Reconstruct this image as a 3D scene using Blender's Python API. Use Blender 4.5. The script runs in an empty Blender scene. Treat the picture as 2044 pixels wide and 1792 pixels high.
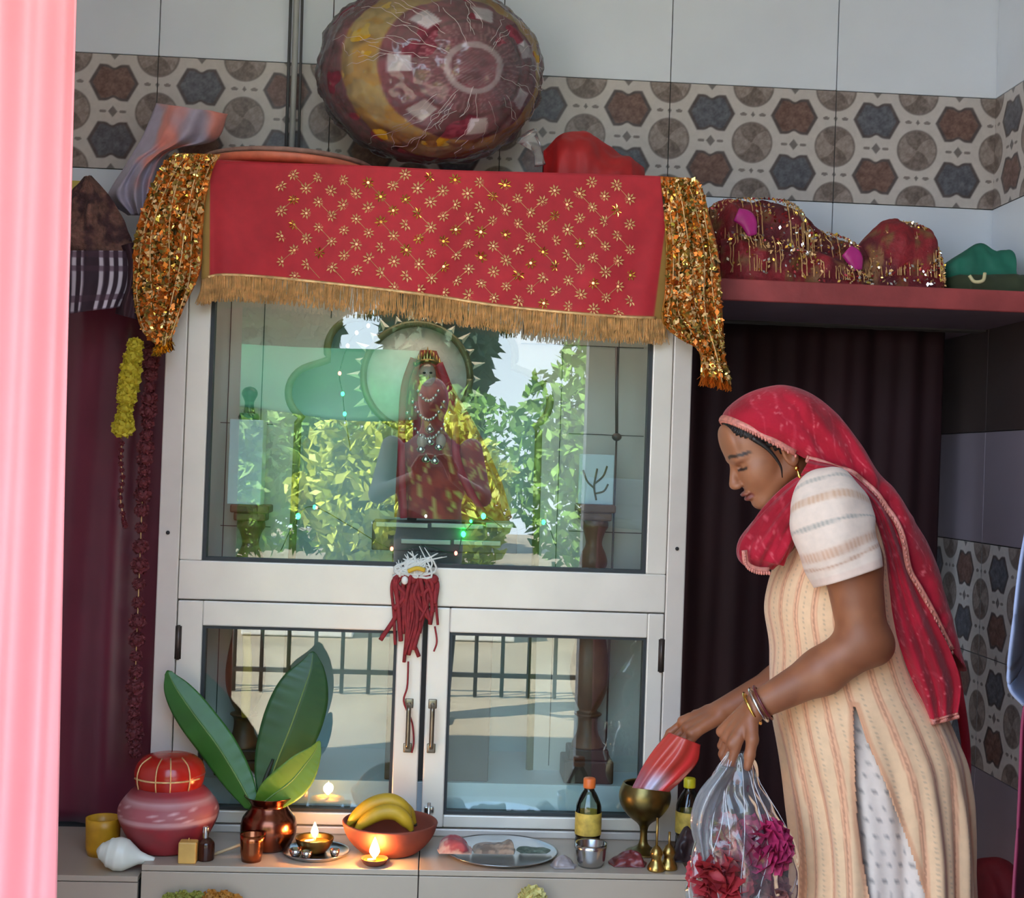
import bpy, bmesh, math, random
import numpy as np
from mathutils import Vector, Matrix
random.seed(7); rng = np.random.default_rng(7)
SC = bpy.context.scene
COL = SC.collection
# ------------------------------------------------------------------ camera
FPX = 2720.0
YAW, PITCH, ROLL = 0.0559, 0.0114, 0.0350
CAM = np.array([0.0, -3.2, 1.29])
_F = np.array([math.sin(YAW)*math.cos(PITCH), math.cos(YAW)*math.cos(PITCH), math.sin(PITCH)])
_R = np.array([math.cos(YAW), -math.sin(YAW), 0.0]); _U = np.cross(_R, _F)
_R, _U = math.cos(ROLL)*_R + math.sin(ROLL)*_U, -math.sin(ROLL)*_R + math.cos(ROLL)*_U
cd = bpy.data.cameras.new('camera'); cam = bpy.data.objects.new('camera', cd); COL.objects.link(cam)
cd.sensor_width = 36; cd.lens = 36*FPX/2044; cd.clip_start = 0.05; cd.clip_end = 200
cam.matrix_world = Matrix([[_R[0], _U[0], -_F[0], CAM[0]], [_R[1], _U[1], -_F[1], CAM[1]], [_R[2], _U[2], -_F[2], CAM[2]], [0, 0, 0, 1]])
SC.camera = cam
# ------------------------------------------------------------------ sky, sun, exposure
w = bpy.data.worlds.new('sky'); SC.world = w; w.use_nodes = True
nt = w.node_tree; bg = nt.nodes['Background']
tc = nt.nodes.new('ShaderNodeTexCoord'); sx = nt.nodes.new('ShaderNodeSeparateXYZ'); rp = nt.nodes.new('ShaderNodeValToRGB')
nt.links.new(tc.outputs['Generated'], sx.inputs[0]); nt.links.new(sx.outputs['Z'], rp.inputs[0]); nt.links.new(rp.outputs[0], bg.inputs[0])
rp.color_ramp.elements[0].position = 0.0; rp.color_ramp.elements[0].color = (0.82, 0.90, 1.0, 1)
rp.color_ramp.elements[1].position = 0.6; rp.color_ramp.elements[1].color = (0.42, 0.66, 1.0, 1)
bg.inputs[1].default_value = 2.6
sd = bpy.data.lights.new('sun', 'SUN'); so = bpy.data.objects.new('sun', sd); COL.objects.link(so)
sd.energy = 13.0; sd.angle = 0.01; sd.color = (1.0, 0.94, 0.84)
so.rotation_euler = Vector((0.50, -0.30, -0.80)).to_track_quat('-Z', 'Y').to_euler()
SC.view_settings.view_transform = 'Standard'; SC.view_settings.look = 'None'
SC.view_settings.gamma = 1.0; SC.view_settings.use_curve_mapping = False
SC.view_settings.exposure = 1.24
# ------------------------------------------------------------------ helpers
def P(px, py, Y):
    """a photo pixel on the world plane y = Y"""
    d = _F + _R*(px-1022)/FPX - _U*(py-896)/FPX
    return CAM + d*((Y-CAM[1])/d[1])
def MPP(Y): return (Y+3.2)/FPX
def lin(c):
    c = np.asarray(c, float)/255.0
    return np.where(c <= .04045, c/12.92, ((c+.055)/1.055)**2.4)
def rgba(c): return tuple(float(v) for v in lin(c)) + (1.0,)
WORLD = {}
def org(o): return WORLD[o.name]
def mk(name, vf, mat, parent=None, smooth=True, col=None, origin=None, solid=0, sub=0, cstyle=None):
    v, f = np.asarray(vf[0], float), vf[1]
    if origin is None:
        lo, hi = v.min(0), v.max(0); origin = np.array([(lo[0]+hi[0])/2, (lo[1]+hi[1])/2, lo[2]])
    origin = np.asarray(origin, float)
    me = bpy.data.meshes.new(name)
    me.from_pydata((v-origin).tolist(), [], f if isinstance(f, list) else f.tolist())
    if smooth: me.polygons.foreach_set('use_smooth', [True]*len(me.polygons))
    if col is not None:
        a = me.color_attributes.new('Col', 'FLOAT_COLOR', 'POINT')
        c = np.ones((len(v), 4)); c[:, :3] = lin(np.clip(col, 0, 255)); a.data.foreach_set('color', c.ravel())
    me.materials.append(mat); me.update()
    o = bpy.data.objects.new(name, me); COL.objects.link(o)
    WORLD[o.name] = origin
    if parent is not None:
        o.parent = parent; o.location = origin - org(parent)
    else: o.location = origin
    if solid:
        m = o.modifiers.new('thickness', 'SOLIDIFY'); m.thickness = solid; m.offset = 0
    if sub:
        m = o.modifiers.new('subdivision', 'SUBSURF'); m.levels = sub; m.render_levels = sub
    return o
def tag(o, label, cat, group=None):
    o['label'] = label; o['category'] = cat
    if group: o['group'] = group
    return o
def thing(name, loc, label, cat, group=None):
    o = bpy.data.objects.new(name, None); COL.objects.link(o); o.location = loc; o.empty_display_size = .05
    WORLD[o.name] = np.asarray(loc, float); return tag(o, label, cat, group)
def struct(o): o['kind'] = 'structure'; return o
def stuff(o): o['kind'] = 'stuff'; return o
def dup(o, delta, parent=None, label=None):
    """copy a thing (and its parts) moved by delta"""
    c = o.copy(); COL.objects.link(c); c.parent = parent
    WORLD[c.name] = org(o) + (np.asarray(delta, float))
    if parent is None: c.location = WORLD[c.name]
    if label: c['label'] = label
    for ch in list(o.children): dup(ch, delta, c)
    return c
def inst(src, loc, parent=None, rot=(0, 0, 0), scale=1.0):
    c = src.copy(); COL.objects.link(c); WORLD[c.name] = np.asarray(loc, float)
    c.parent = parent; c.location = np.asarray(loc) - (org(parent) if parent else 0)
    c.rotation_euler = rot; c.scale = (scale,)*3 if not hasattr(scale, '__len__') else scale
    return c
# ---- shapes: each returns (verts, faces)
def join(*vfs):
    V, Fc, n = [], [], 0
    for v, f in vfs:
        v = np.asarray(v, float); V.append(v); Fc += [[i+n for i in q] for q in f]; n += len(v)
    return np.vstack(V), Fc
def box(x0, x1, y0, y1, z0, z1, bev=0.0, seg=2):
    x0, x1 = min(x0, x1), max(x0, x1); y0, y1 = min(y0, y1), max(y0, y1); z0, z1 = min(z0, z1), max(z0, z1)
    bm = bmesh.new(); bmesh.ops.create_cube(bm, size=1.0)
    for v in bm.verts: v.co = Vector((x0+(v.co.x+.5)*(x1-x0), y0+(v.co.y+.5)*(y1-y0), z0+(v.co.z+.5)*(z1-z0)))
    if bev: bmesh.ops.bevel(bm, geom=bm.edges[:]+bm.verts[:], offset=bev, segments=seg, affect='EDGES', profile=.5)
    bm.verts.index_update()
    r = np.array([v.co[:] for v in bm.verts]), [[v.index for v in f.verts] for f in bm.faces]; bm.free(); return r
def gridf(nu, nv, cu=False, cv=False):
    i, j = np.meshgrid(np.arange(nu if cu else nu-1), np.arange(nv if cv else nv-1), indexing='ij')
    i, j = i.ravel(), j.ravel(); i2, j2 = (i+1) % nu, (j+1) % nv
    return np.stack([i*nv+j, i2*nv+j, i2*nv+j2, i*nv+j2], 1)
def grid(fn, nu, nv, cu=False, cv=False):
    u = np.linspace(0, 1, nu, endpoint=not cu); v = np.linspace(0, 1, nv, endpoint=not cv)
    U, Vv = np.meshgrid(u, v, indexing='ij'); p = fn(U.ravel(), Vv.ravel())
    return np.asarray(p), gridf(nu, nv, cu, cv).tolist()
def lathe(prof, c, n=40, cap=True):
    prof = np.asarray(prof, float); m = len(prof)
    a = np.linspace(0, 2*np.pi, n, endpoint=False)
    v = np.stack([np.outer(np.cos(a), prof[:, 0]), np.outer(np.sin(a), prof[:, 0]), np.tile(prof[:, 1], (n, 1))], 2).reshape(-1, 3)+np.asarray(c)
    f = gridf(n, m, True, False).tolist()
    if cap:
        f.append([i*m for i in range(n)][::-1]); f.append([i*m+m-1 for i in range(n)])
    return v, f
def smooth_prof(pts, n=40):
    pts = np.asarray(pts, float); t = np.r_[0, np.cumsum(np.hypot(*np.diff(pts, axis=0).T))]
    return cr(pts, n)
def cr(pts, n):
    """Catmull-Rom resampling"""
    p = np.asarray(pts, float); p = np.vstack([2*p[0]-p[1], p, 2*p[-1]-p[-2]]); m = len(p)-3
    t = np.linspace(0, m-1e-9, n); i = t.astype(int); t = (t-i)[:, None]
    a, b, c, d = p[i], p[i+1], p[i+2], p[i+3]
    return .5*((2*b)+(-a+c)*t+(2*a-5*b+4*c-d)*t*t+(-a+3*b-3*c+d)*t**3)
def tube(pts, rad, n=10, ns=None, flat=1.0):
    p = np.asarray(pts, float); r = np.broadcast_to(np.asarray(rad, float), (len(p),)).copy()
    if ns: q = cr(np.c_[p, r], ns); p, r = q[:, :3], np.maximum(q[:, 3], 1e-5)
    t = np.gradient(p, axis=0); t /= np.linalg.norm(t, axis=1)[:, None]+1e-12
    up = np.array([0, 1., 0]) if abs(t[0][1]) < .8 else np.array([1., 0, 0])
    V = []
    a = np.linspace(0, 2*np.pi, n, endpoint=False)
    for k in range(len(p)):
        s = np.cross(t[k], up); s /= np.linalg.norm(s)+1e-12; up = np.cross(s, t[k])
        V.append(p[k]+r[k]*(np.outer(np.cos(a), s)+flat*np.outer(np.sin(a), up)))
    f = gridf(len(p), n, False, True).tolist()
    f.append(list(range(n))); f.append([(len(p)-1)*n+i for i in range(n)][::-1])
    return np.vstack(V), f
def ellip(c, r, nu=24, nv=16, axes=None):
    u = np.linspace(0, 2*np.pi, nu, endpoint=False); v = np.linspace(-np.pi/2+1e-3, np.pi/2-1e-3, nv)
    U, Vv = np.meshgrid(u, v, indexing='ij'); U, Vv = U.ravel(), Vv.ravel()
    p = np.stack([np.cos(U)*np.cos(Vv)*r[0], np.sin(U)*np.cos(Vv)*r[1], np.sin(Vv)*r[2]], 1)
    if axes is not None: p = p@np.asarray(axes)
    return p+np.asarray(c), gridf(nu, nv, True, False).tolist()
def vnoise(p, s, seed=0):
    p = np.asarray(p, float)*s+seed*17.3; i = np.floor(p).astype(np.int64); f = p-i; f = f*f*(3-2*f); out = 0
    for dx in (0, 1):
        for dy in (0, 1):
            for dz in (0, 1):
                h = (i[:, 0]+dx)*374761393+(i[:, 1]+dy)*668265263+(i[:, 2]+dz)*2147483647+seed*1013
                h = (h ^ (h >> 13))*1274126177; h = ((h ^ (h >> 16)) & 0xffff)/65535.0
                out = out+h*(f[:, 0] if dx else 1-f[:, 0])*(f[:, 1] if dy else 1-f[:, 1])*(f[:, 2] if dz else 1-f[:, 2])
    return out*2-1
def fbm(p, s, seed=0, o=3): return sum(vnoise(p, s*2**k, seed+k)/2**k for k in range(o))
def ss(x, a, b): t = np.clip((x-a)/(b-a), 0, 1); return t*t*(3-2*t)
def mixc(c, d, t): t = np.asarray(t)[:, None]; return np.asarray(c, float)*(1-t)+np.asarray(d, float)*t
# ------------------------------------------------------------------ materials
def M(name, rgb, rough=.6, metal=0.0, var=.10, vs=14, bump=0.0, bs=60, sheen=0, emis=0, spec=.5, sss=0, trans=0, dark=1.0):
    m = bpy.data.materials.new(name); m.use_nodes = True; n = m.node_tree; b = n.nodes['Principled BSDF']
    t = n.nodes.new('ShaderNodeTexCoord')
    if rgb is None:
        a = n.nodes.new('ShaderNodeVertexColor'); a.layer_name = 'Col'; src = a.outputs[0]
    else:
        a = n.nodes.new('ShaderNodeRGB'); a.outputs[0].default_value = rgba(rgb); src = a.outputs[0]
    if var:
        z = n.nodes.new('ShaderNodeTexNoise'); z.inputs['Scale'].default_value = vs; z.inputs['Detail'].default_value = 4
        n.links.new(t.outputs['Object'], z.inputs['Vector'])
        mr = n.nodes.new('ShaderNodeMapRange'); mr.inputs[1].default_value = .3; mr.inputs[2].default_value = .7
        mr.inputs[3].default_value = (1-var)*dark; mr.inputs[4].default_value = (1+var)*dark
        n.links.new(z.outputs[0], mr.inputs[0])
        mx = n.nodes.new('ShaderNodeVectorMath'); mx.operation = 'SCALE'
        n.links.new(src, mx.inputs[0]); n.links.new(mr.outputs[0], mx.inputs['Scale']); src = mx.outputs[0]
    n.links.new(src, b.inputs['Base Color'])
    b.inputs['Roughness'].default_value = rough; b.inputs['Metallic'].default_value = metal
    b.inputs['Specular IOR Level'].default_value = spec
    if sheen: b.inputs['Sheen Weight'].default_value = sheen
    if trans: b.inputs['Transmission Weight'].default_value = trans
    if sss:
        b.inputs['Subsurface Weight'].default_value = sss; b.inputs['Subsurface Radius'].default_value = (.012, .005, .003)
    if emis:
        n.links.new(src, b.inputs['Emission Color']); b.inputs['Emission Strength'].default_value = emis
    if bump:
        z = n.nodes.new('ShaderNodeTexNoise'); z.inputs['Scale'].default_value = bs; z.inputs['Detail'].default_value = 5
        n.links.new(t.outputs['Object'], z.inputs['Vector'])
        bp = n.nodes.new('ShaderNodeBump'); bp.inputs['Strength'].default_value = bump; bp.inputs['Distance'].default_value = .01
        n.links.new(z.outputs[0], bp.inputs['Height']); n.links.new(bp.outputs[0], b.inputs['Normal'])
    return m
def Mglass(name, tint, refl, rough=0.0, fres=1.45, hz=0.0):
    m = bpy.data.materials.new(name); m.use_nodes = True; n = m.node_tree; n.nodes.clear()
    o = n.nodes.new('ShaderNodeOutputMaterial'); t = n.nodes.new('ShaderNodeBsdfTransparent'); g = n.nodes.new('ShaderNodeBsdfGlossy')
    t.inputs[0].default_value = rgba(tint); g.inputs['Roughness'].default_value = rough
    fr = n.nodes.new('ShaderNodeFresnel'); fr.inputs[0].default_value = fres
    ad = n.nodes.new('ShaderNodeMath'); ad.operation = 'ADD'; ad.use_clamp = True; ad.inputs[1].default_value = refl
    n.links.new(fr.outputs[0], ad.inputs[0]); mx = n.nodes.new('ShaderNodeMixShader')
    n.links.new(ad.outputs[0], mx.inputs[0]); n.links.new(t.outputs[0], mx.inputs[1]); n.links.new(g.outputs[0], mx.inputs[2])
    if hz:
        d = n.nodes.new('ShaderNodeBsdfDiffuse'); d.inputs[0].default_value = (.8, .8, .8, 1)
        m2 = n.nodes.new('ShaderNodeMixShader'); m2.inputs[0].default_value = hz
        n.links.new(mx.outputs[0], m2.inputs[1]); n.links.new(d.outputs[0], m2.inputs[2]); mx = m2
    n.links.new(mx.outputs[0], o.inputs[0]); return m
m_tile = M('white_glazed_tile', (222, 230, 240), .28, var=.03, vs=4)
m_ptile = M('printed_tile', None, .35, var=.05, vs=60)
m_grout = M('grout', (70, 66, 64), .9)
m_concrete = M('grey_concrete', (150, 142, 138), .8, bump=.3, bs=20)
m_red_paint = M('red_painted_slab', (150, 62, 62), .6, var=.25, vs=9, bump=.15)
m_slab_under = M('slab_purple_grey', (98, 84, 98), .7, var=.15, vs=6)
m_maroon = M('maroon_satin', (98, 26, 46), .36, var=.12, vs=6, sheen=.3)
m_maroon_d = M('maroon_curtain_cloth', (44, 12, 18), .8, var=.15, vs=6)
m_pink = M('pink_curtain_cloth', (255, 150, 150), .8, var=.04, vs=5, sheen=.2)
m_alu = M('aluminium_frame', (208, 198, 188), .42, .2, var=.06, vs=9)
m_alu2 = M('aluminium_sash', (222, 214, 202), .36, .2, var=.06, vs=7)
m_gasket = M('dark_gasket', (44, 48, 50), .6)
m_glass = Mglass('cabinet_glass', (240, 248, 245), .065)
m_steel = M('steel', (190, 190, 190), .22, 1.0, var=.06)
m_brass = M('brass', (176, 146, 84), .28, 1.0, var=.22, vs=26)
m_brass_d = M('aged_brass', (128, 110, 66), .34, 1.0, var=.3, vs=22)
m_copper = M('copper', (164, 96, 62), .25, 1.0, var=.2, vs=22)
m_vc = M('painted_cloth', None, .75, var=.08, vs=40, sheen=.2)
m_vc_s = M('sheer_cloth', None, .85, var=.06, vs=30, sheen=.15, spec=.2, bump=.25, bs=90)
m_vc_glossy = M('glossy_colour', None, .3, var=.06)
m_skin = M('skin', None, .5, var=.05, vs=25, sss=.08)
m_gold = M('gold_thread', (218, 176, 120), .4, .35, var=.3, vs=60)
m_goldcloth = M('gold_braid', (168, 128, 56), .6, .25, var=.25, vs=70, bump=.3, bs=200)
m_sequin = M('gold_sequin', (232, 190, 96), .16, 1.0, var=.2)
m_sequin_o = M('orange_foil', (206, 112, 34), .3, .6, var=.3, vs=50)
m_silver = M('silver', (226, 224, 218), .2, 1.0, var=.05)
m_white = M('white_matte', (226, 222, 212), .5, var=.05)
m_plastic = Mglass('clear_plastic', (250, 250, 250), .05, .08, 1.4, hz=.05)
m_bottle = Mglass('clear_bottle', (226, 232, 220), .04, .03, 1.45)
m_iron = M('dark_iron', (40, 38, 38), .6, .3)
def flat_pts(arr, Y): return np.array([P(a, b, Y) for a, b in arr])
# ================================================================== ROOM
XR, XL, YB, YF = 1.497, -1.75, 0.45, -1.95
ZT = 3.05
def sbox(name, *a, mat=m_concrete, bev=0):
    return struct(mk(name, box(*a, bev), mat, smooth=False))
floor_ = sbox('floor', XL-.1, XR+.1, YF-.1, 1.0, -.06, 0.0, mat=M('floor_stone', (176, 170, 160), .35, var=.12, vs=3))
ceil_ = sbox('ceiling', XL-.1, XR+.1, YF-.12, 1.0, ZT, ZT+.12, mat=M('ceiling_paint', (226, 226, 222), .9, var=.03))
wall_back = sbox('wall_back', XL, XR, YB+.012, YB+.07, 1.70, ZT, mat=m_grout)
wall_rec = sbox('wall_recess', XL, XR+.01, .92, .98, 0, 1.75, mat=m_concrete)
wall_right = sbox('wall_right', XR+.012, XR+.10, YF-.1, .98, 0, ZT, mat=m_grout)
wall_left = sbox('wall_left', XL-.10, XL, YF-.1, .98, 0, ZT, mat=M('left_wall_paint', (200, 196, 190), .8))
# front wall around the wide doorway (behind the viewer's side of the room)
fm = M('front_wall_paint', (206, 200, 194), .8)
struct(mk('wall_front', join(box(.575, XR+.1, YF-.1, YF, 0, ZT), box(XL-.1, -1.30, YF-.1, YF, 0, ZT), box(-1.30, .575, YF-.1, YF, 2.85, ZT)), fm, smooth=False))
# ---- tiles
TW, TH, Z0 = .457, .305, 2.035
def tile_colour(u, v):
    """printed stone tile, u,v in 0..1 across one tile"""
    x, y = u*TW, v*TH; n = len(u); p3 = np.stack([x, y, 0*x], 1)
    g = vnoise(p3, 90, 3)*.5+vnoise(p3, 260, 4)*.5
    c = np.tile(np.array([196., 190., 186.]), (n, 1))
    def put(mask, rgb, var=14):
        k = np.clip(mask, 0, 1)[:, None]; c[:] = c*(1-k)+(np.array(rgb, float)+(g*var)[:, None])*k
    # pale outlines get grey borders
    for uu, vv, kind in [(0, 0, 2), (.5, 0, 2), (1, 0, 2), (0, .5, 2), (.5, .5, 2), (1, .5, 2), (0, 1, 2), (.5, 1, 2), (1, 1, 2),
                         (.25, .25, 0), (.75, .25, 1), (.25, .75, 1), (.75, .75, 0)]:
        dx, dy = x-uu*TW, y-vv*TH; ax, ay = np.abs(dx), np.abs(dy)
        if kind < 2:
            hexd = np.maximum(ay/.045, (ax+ay*.55)/.060)
            notch = np.exp(-(ax/.012)**2)*.20*np.clip(ay/.04, 0, 1)
            h = hexd+notch
            put(ss(1.13-h, 0, .10), (84, 76, 76)); put(ss(.96-h, 0, .08), (112, 86, 78) if kind == 0 else (90, 92, 100), 26)
        else:
            r = np.maximum(np.hypot(dx, dy)/.053, (ax+ay*.45)/.058)
            q = np.sin(2*np.arctan2(dy, dx)+.6+r*1.1)
            put(ss(1.1-r, 0, .08), (120, 110, 106)); put(ss(1.0-r, 0, .06)*ss(q, -.12, .12), (146, 134, 128), 26)
            put(ss(1.0-r, 0, .06)*ss(-q, -.12, .12), (116, 104, 98), 30)
    # little dashes and diamonds
    for uu, vv in [(0, .25), (.5, .25), (1, .25), (0, .75), (.5, .75), (1, .75), (.25, .5), (.75, .5), (.25, 0), (.75, 0), (.25, 1), (.75, 1)]:
        dx, dy = np.abs(x-uu*TW), np.abs(y-vv*TH); dia = vv in (.5, 0, 1)
        sz = .0125 if dia else .006
        put(ss(1.1-(dx/sz+dy/(sz*1.25)), 0, .25), (116, 110, 108), 8)
        if vv not in (0, 1): put(ss(1.1-(((dx-.026)/.0095)**2+(dy/.0048)**2), 0, .3), (128, 120, 117), 8)
    return c
def tile_mesh(name, pattern, wx, hz, lower=False):
    g = .0012
    if not pattern:
        o = mk(name, box(g, wx-g, -.008, 0, g, hz-g, .0012, 1), m_tile, smooth=False, origin=(0, 0, 0))
    else:
        nu, nv = 185, 125
        v, f = grid(lambda a, b: np.stack([g+a*(wx-2*g), 0*a-.008, g+b*(hz-2*g)], 1), nu, nv)
        a = v[:, 0]/TW; b = v[:, 2]/TH; c = tile_colour(a, b)
        bv, bf = box(g, wx-g, -.0079, 0, g, hz-g); n = len(v)
        v = np.vstack([v, bv]); f = f+[[i+n for i in q] for q in bf]; c = np.vstack([c, np.full((8, 3), 150.)])
        o = mk(name, (v, f), m_ptile, smooth=False, col=c, origin=(0, 0, 0))
    COL.objects.unlink(o); return o
t_white = tile_mesh('tile', False, TW, TH); t_print = tile_mesh('tile', True, TW, TH)
def recoloured(src, m):
    t = src.copy(); t.data = src.data.copy(); t.data.materials[0] = m; WORLD[t.name] = np.zeros(3); return t
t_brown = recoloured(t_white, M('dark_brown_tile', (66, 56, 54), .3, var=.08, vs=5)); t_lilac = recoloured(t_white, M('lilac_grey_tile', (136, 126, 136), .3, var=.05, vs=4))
def put_tile(src, loc, parent, rot=0): return inst(src, loc, parent, (0, 0, rot))
for k in range(-5, 2):
    x = .600+k*TW
    if x < XL-.01: continue
    for r, s in ((2, t_white), (1, t_white), (0, t_print), (-1, t_white)):
        put_tile(s, (x, YB+.012, Z0+r*TH), wall_back)
# right wall: from its far end towards the doorway (tile faces -x)
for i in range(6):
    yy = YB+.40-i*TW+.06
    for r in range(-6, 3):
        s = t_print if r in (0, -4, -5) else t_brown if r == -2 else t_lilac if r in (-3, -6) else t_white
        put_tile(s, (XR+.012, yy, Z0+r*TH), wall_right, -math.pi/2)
# ---- slabs (fixed shelves either side of the cabinet)
ZS = P(1450, 556, .05)[2]
def slab(x0, x1, label):
    r = thing('wall_shelf', ((x0+x1)/2, .05, ZS-.05), label, 'shelf')
    mk('slab', box(x0, x1, .056, .92, ZS-.052, ZS-.002, .002), m_slab_under, r, smooth=False)
    mk('red_edge', box(x0, x1, .046, .058, ZS-.052, ZS, .003), m_red_paint, r, smooth=False)
    return r
slab(.615, XR, 'red-edged concrete shelf holding the tinsel cloths beside the cabinet')
slab(XL, -.650, 'red-edged concrete shelf carrying the plaid bundle beside the pink curtain')
# ---- curtains
ZL0 = P(210, 1748, -.26)[2]+.003
def curtain(name, x0, x1, Y, z0, z1, mat, label, amp=.02, waves=7, seed=0, lean=0, nu=140, nv=40):
    def fn(u, v):
        x = x0+(x1-x0)*u+lean*(v-.5)
        y = Y+amp*np.sin(u*waves*2*np.pi+.6*np.sin(v*3+seed)+seed)*(.6+.4*v)+amp*.4*np.sin(u*waves*4.7*np.pi+v*2+seed)
        return np.stack([x, y, z1+(z0-z1)*v], 1)
    return tag(mk(name, grid(fn, nu, nv), mat, solid=.002), label, 'curtain')
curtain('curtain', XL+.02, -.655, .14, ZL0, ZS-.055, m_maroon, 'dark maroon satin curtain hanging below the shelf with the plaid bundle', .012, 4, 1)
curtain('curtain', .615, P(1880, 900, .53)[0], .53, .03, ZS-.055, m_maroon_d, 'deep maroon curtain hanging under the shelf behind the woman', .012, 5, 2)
# pink door curtain near the viewer
Yc = -.95
def pink(u, v):
    zt, zb = 2.55, .06
    xr = P(128, 900, Yc)[0]+.03*(v-.45)
    x = xr-.62*(1-u)*(1-.15*np.sin(v*3))
    z = zt+(zb-zt)*v
    y = Yc+.035*np.sin((1-u)*21+1.3*v)*(.5+.5*(1-u))+.012*np.sin(u*60+v*4)
    return np.stack([x, y, z], 1)
tag(mk('curtain', grid(pink, 160, 60), m_pink, solid=.002), 'bright pink door curtain hanging beside the viewer', 'curtain')
# pale blue and magenta cloths at the right-hand door jamb; unseen length added to shade the right wall
def edge_cloth(name, pts, w, Y, mat, label, cat):
    q = cr([P(a, b, Y) for a, b in pts], 40)
    def fn(u, v):
        i = np.clip((v*39).astype(int), 0, 39); b = q[i]
        return b+np.stack([w*u*.50+.02*np.sin(u*26+v*3)*u, w*u*.87-.012*np.sin(u*26+v*3)*u, 0*u], 1)
    return tag(mk(name, grid(fn, 90, 40), mat, solid=.003), label, cat)
edge_cloth('hanging_cloth', [(2052, 1040), (2036, 1130), (2022, 1250), (2013, 1330), (2016, 1375), (2044, 1408)], 1.25, -1.89,
           M('pale_blue_cloth', (112, 118, 142), .8), 'pale blue cloth hanging at the doorway above the magenta curtain', 'cloth')
edge_cloth('curtain', [(2050, 1385), (2040, 1450), (2034, 1600), (2028, 1700), (2022, 1800), (2014, 2040), (2006, 2600), (2000, 3420)], 1.25, -1.82,
           M('magenta_cloth', (104, 16, 50), .7), 'magenta curtain hanging at the doorway below the pale blue cloth', 'curtain')
# ================================================================== ALTAR PLATFORM
YP = -.26
ZP = P(835, 1736, YP)[2]
XP0, XP1 = P(281, 1745, YP)[0], P(1378, 1760, YP)[0]
plat = thing('altar_platform', ((XP0+XP1)/2, YP, 0), 'white tiled altar platform under the aluminium cabinet', 'platform')
mk('core', box(XP0+.01, XP1-.01, YP+.012, .44, 0, ZP-.012), m_grout, plat, smooth=False)
xs = [XP0, P(835, 1760, YP)[0], XP1]
mt = M('ivory_platform_tile', (172, 156, 138), .3, var=.05, vs=4)
for a, b in zip(xs[:-1], xs[1:]):
    mk('top_tile', box(a+.001, b-.001, YP, .10, ZP-.012, ZP, .0015), mt, plat, smooth=False)
    z = ZP-.0125
    while z > .02:
        z2 = max(z-.30, 0.0); mk('front_tile', box(a+.001, b-.001, YP, YP+.012, z2+.001, z-.001, .0015), mt, plat, smooth=False); z = z2
mk('side_tile', box(XP1-.010, XP1, YP+.013, .44, 0, ZP-.013), mt, plat, smooth=False)
mk('side_tile', box(XP0, XP0+.010, YP+.013, .44, 0, ZP-.013), mt, plat, smooth=False)
def ledge(x0, x1, label):
    zl = P(210, 1748, YP)[2]
    r = thing('altar_ledge', ((x0+x1)/2, YP, 0), label, 'ledge')
    mk('block', box(x0, x1, YP+.012, .44, 0, zl-.012), m_grout, r, smooth=False)
    mk('top_tile', box(x0, x1, YP, .12, zl-.012, zl, .0015), mt, r, smooth=False)
    z = zl-.0125
    while z > .02:
        z2 = max(z-.30, 0.0); mk('front_tile', box(x0, x1, YP, YP+.012, z2+.001, z-.001, .0015), mt, r, smooth=False); z = z2
    return zl
ZL = ledge(XL+.01, XP0-.006, 'lower white tiled ledge under the white conch')
ledge(XP1+.006, XP1+.16, 'short lower white tiled ledge behind the plastic bag')
# ================================================================== CABINET
CX0, CX1 = -.634, .600
def Xc(px, py): return P(px, py, 0)[0]
def Zc(px, py): return P(px, py, 0)[2]
ZTOP = P(870, 350, 0)[2]
zr1, zr0 = (Zc(395, 1122)+Zc(1285, 1142))/2, (Zc(355, 1200)+Zc(1340, 1224))/2      # middle rail
zd1 = (Zc(400, 1250)+Zc(1285, 1272))/2                                                # top of door glass
zd0 = (Zc(560, 1622)+Zc(1000, 1628))/2; zb0 = ZP
cab = thing('display_cabinet', ((CX0+CX1)/2, 0, ZP), 'aluminium and glass shrine cabinet standing on the white tiled platform', 'cabinet')
x_p0, x_p1 = Xc(355, 1160), Xc(1330, 1160)
x_g0, x_g1 = (Xc(410, 900)), (Xc(1298, 900))
bw = .003
mk('post', box(CX0, x_p0, 0, .05, zb0, ZTOP, bw), m_alu, cab, smooth=False)
mk('post', box(x_p1, CX1, 0, .05, zb0, ZTOP, bw), m_alu, cab, smooth=False)
for x in (CX0+.022, CX1-.022):
    mk('screw', lathe([(.0045, 0), (.0045, .002), (.003, .003)], (0, 0, 0), 12), m_iron, cab, origin=(0, 0, 0)).location = np.array([x, -.002, (Zc(338, 1045)+Zc(1342, 1112))/2])-org(cab)
    o = [c for c in cab.children][-1]; o.rotation_euler = (math.pi/2, 0, 0)
mk('stile', box(x_p0+.001, x_g0, .004, .046, zr1, ZTOP, bw), m_alu2, cab, smooth=False)
mk('stile', box(x_g1, x_p1-.001, .004, .046, zr1, ZTOP, bw), m_alu2, cab, smooth=False)
mk('rail', box(x_p0+.001, x_p1-.001, .002, .048, zr0+.003, zr1, bw), m_alu2, cab, smooth=False)
mk('rail', box(x_p0+.001, x_p1-.001, .004, .046, ZTOP-.06, ZTOP, bw), m_alu2, cab, smooth=False)
mk('rail', box(x_p0+.001, x_p1-.001, .004, .046, zb0, zb0+.018, bw), m_alu, cab, smooth=False)
def gasket(x0, x1, z0, z1, t, parent, name='gasket'):
    mk(name, join(box(x0, x0+t, .010, .040, z0, z1), box(x1-t, x1, .010, .040, z0, z1), box(x0+t, x1-t, .010, .040, z0, z0+t), box(x0+t, x1-t, .010, .040, z1-t, z1)), m_gasket, parent, smooth=False)
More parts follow.
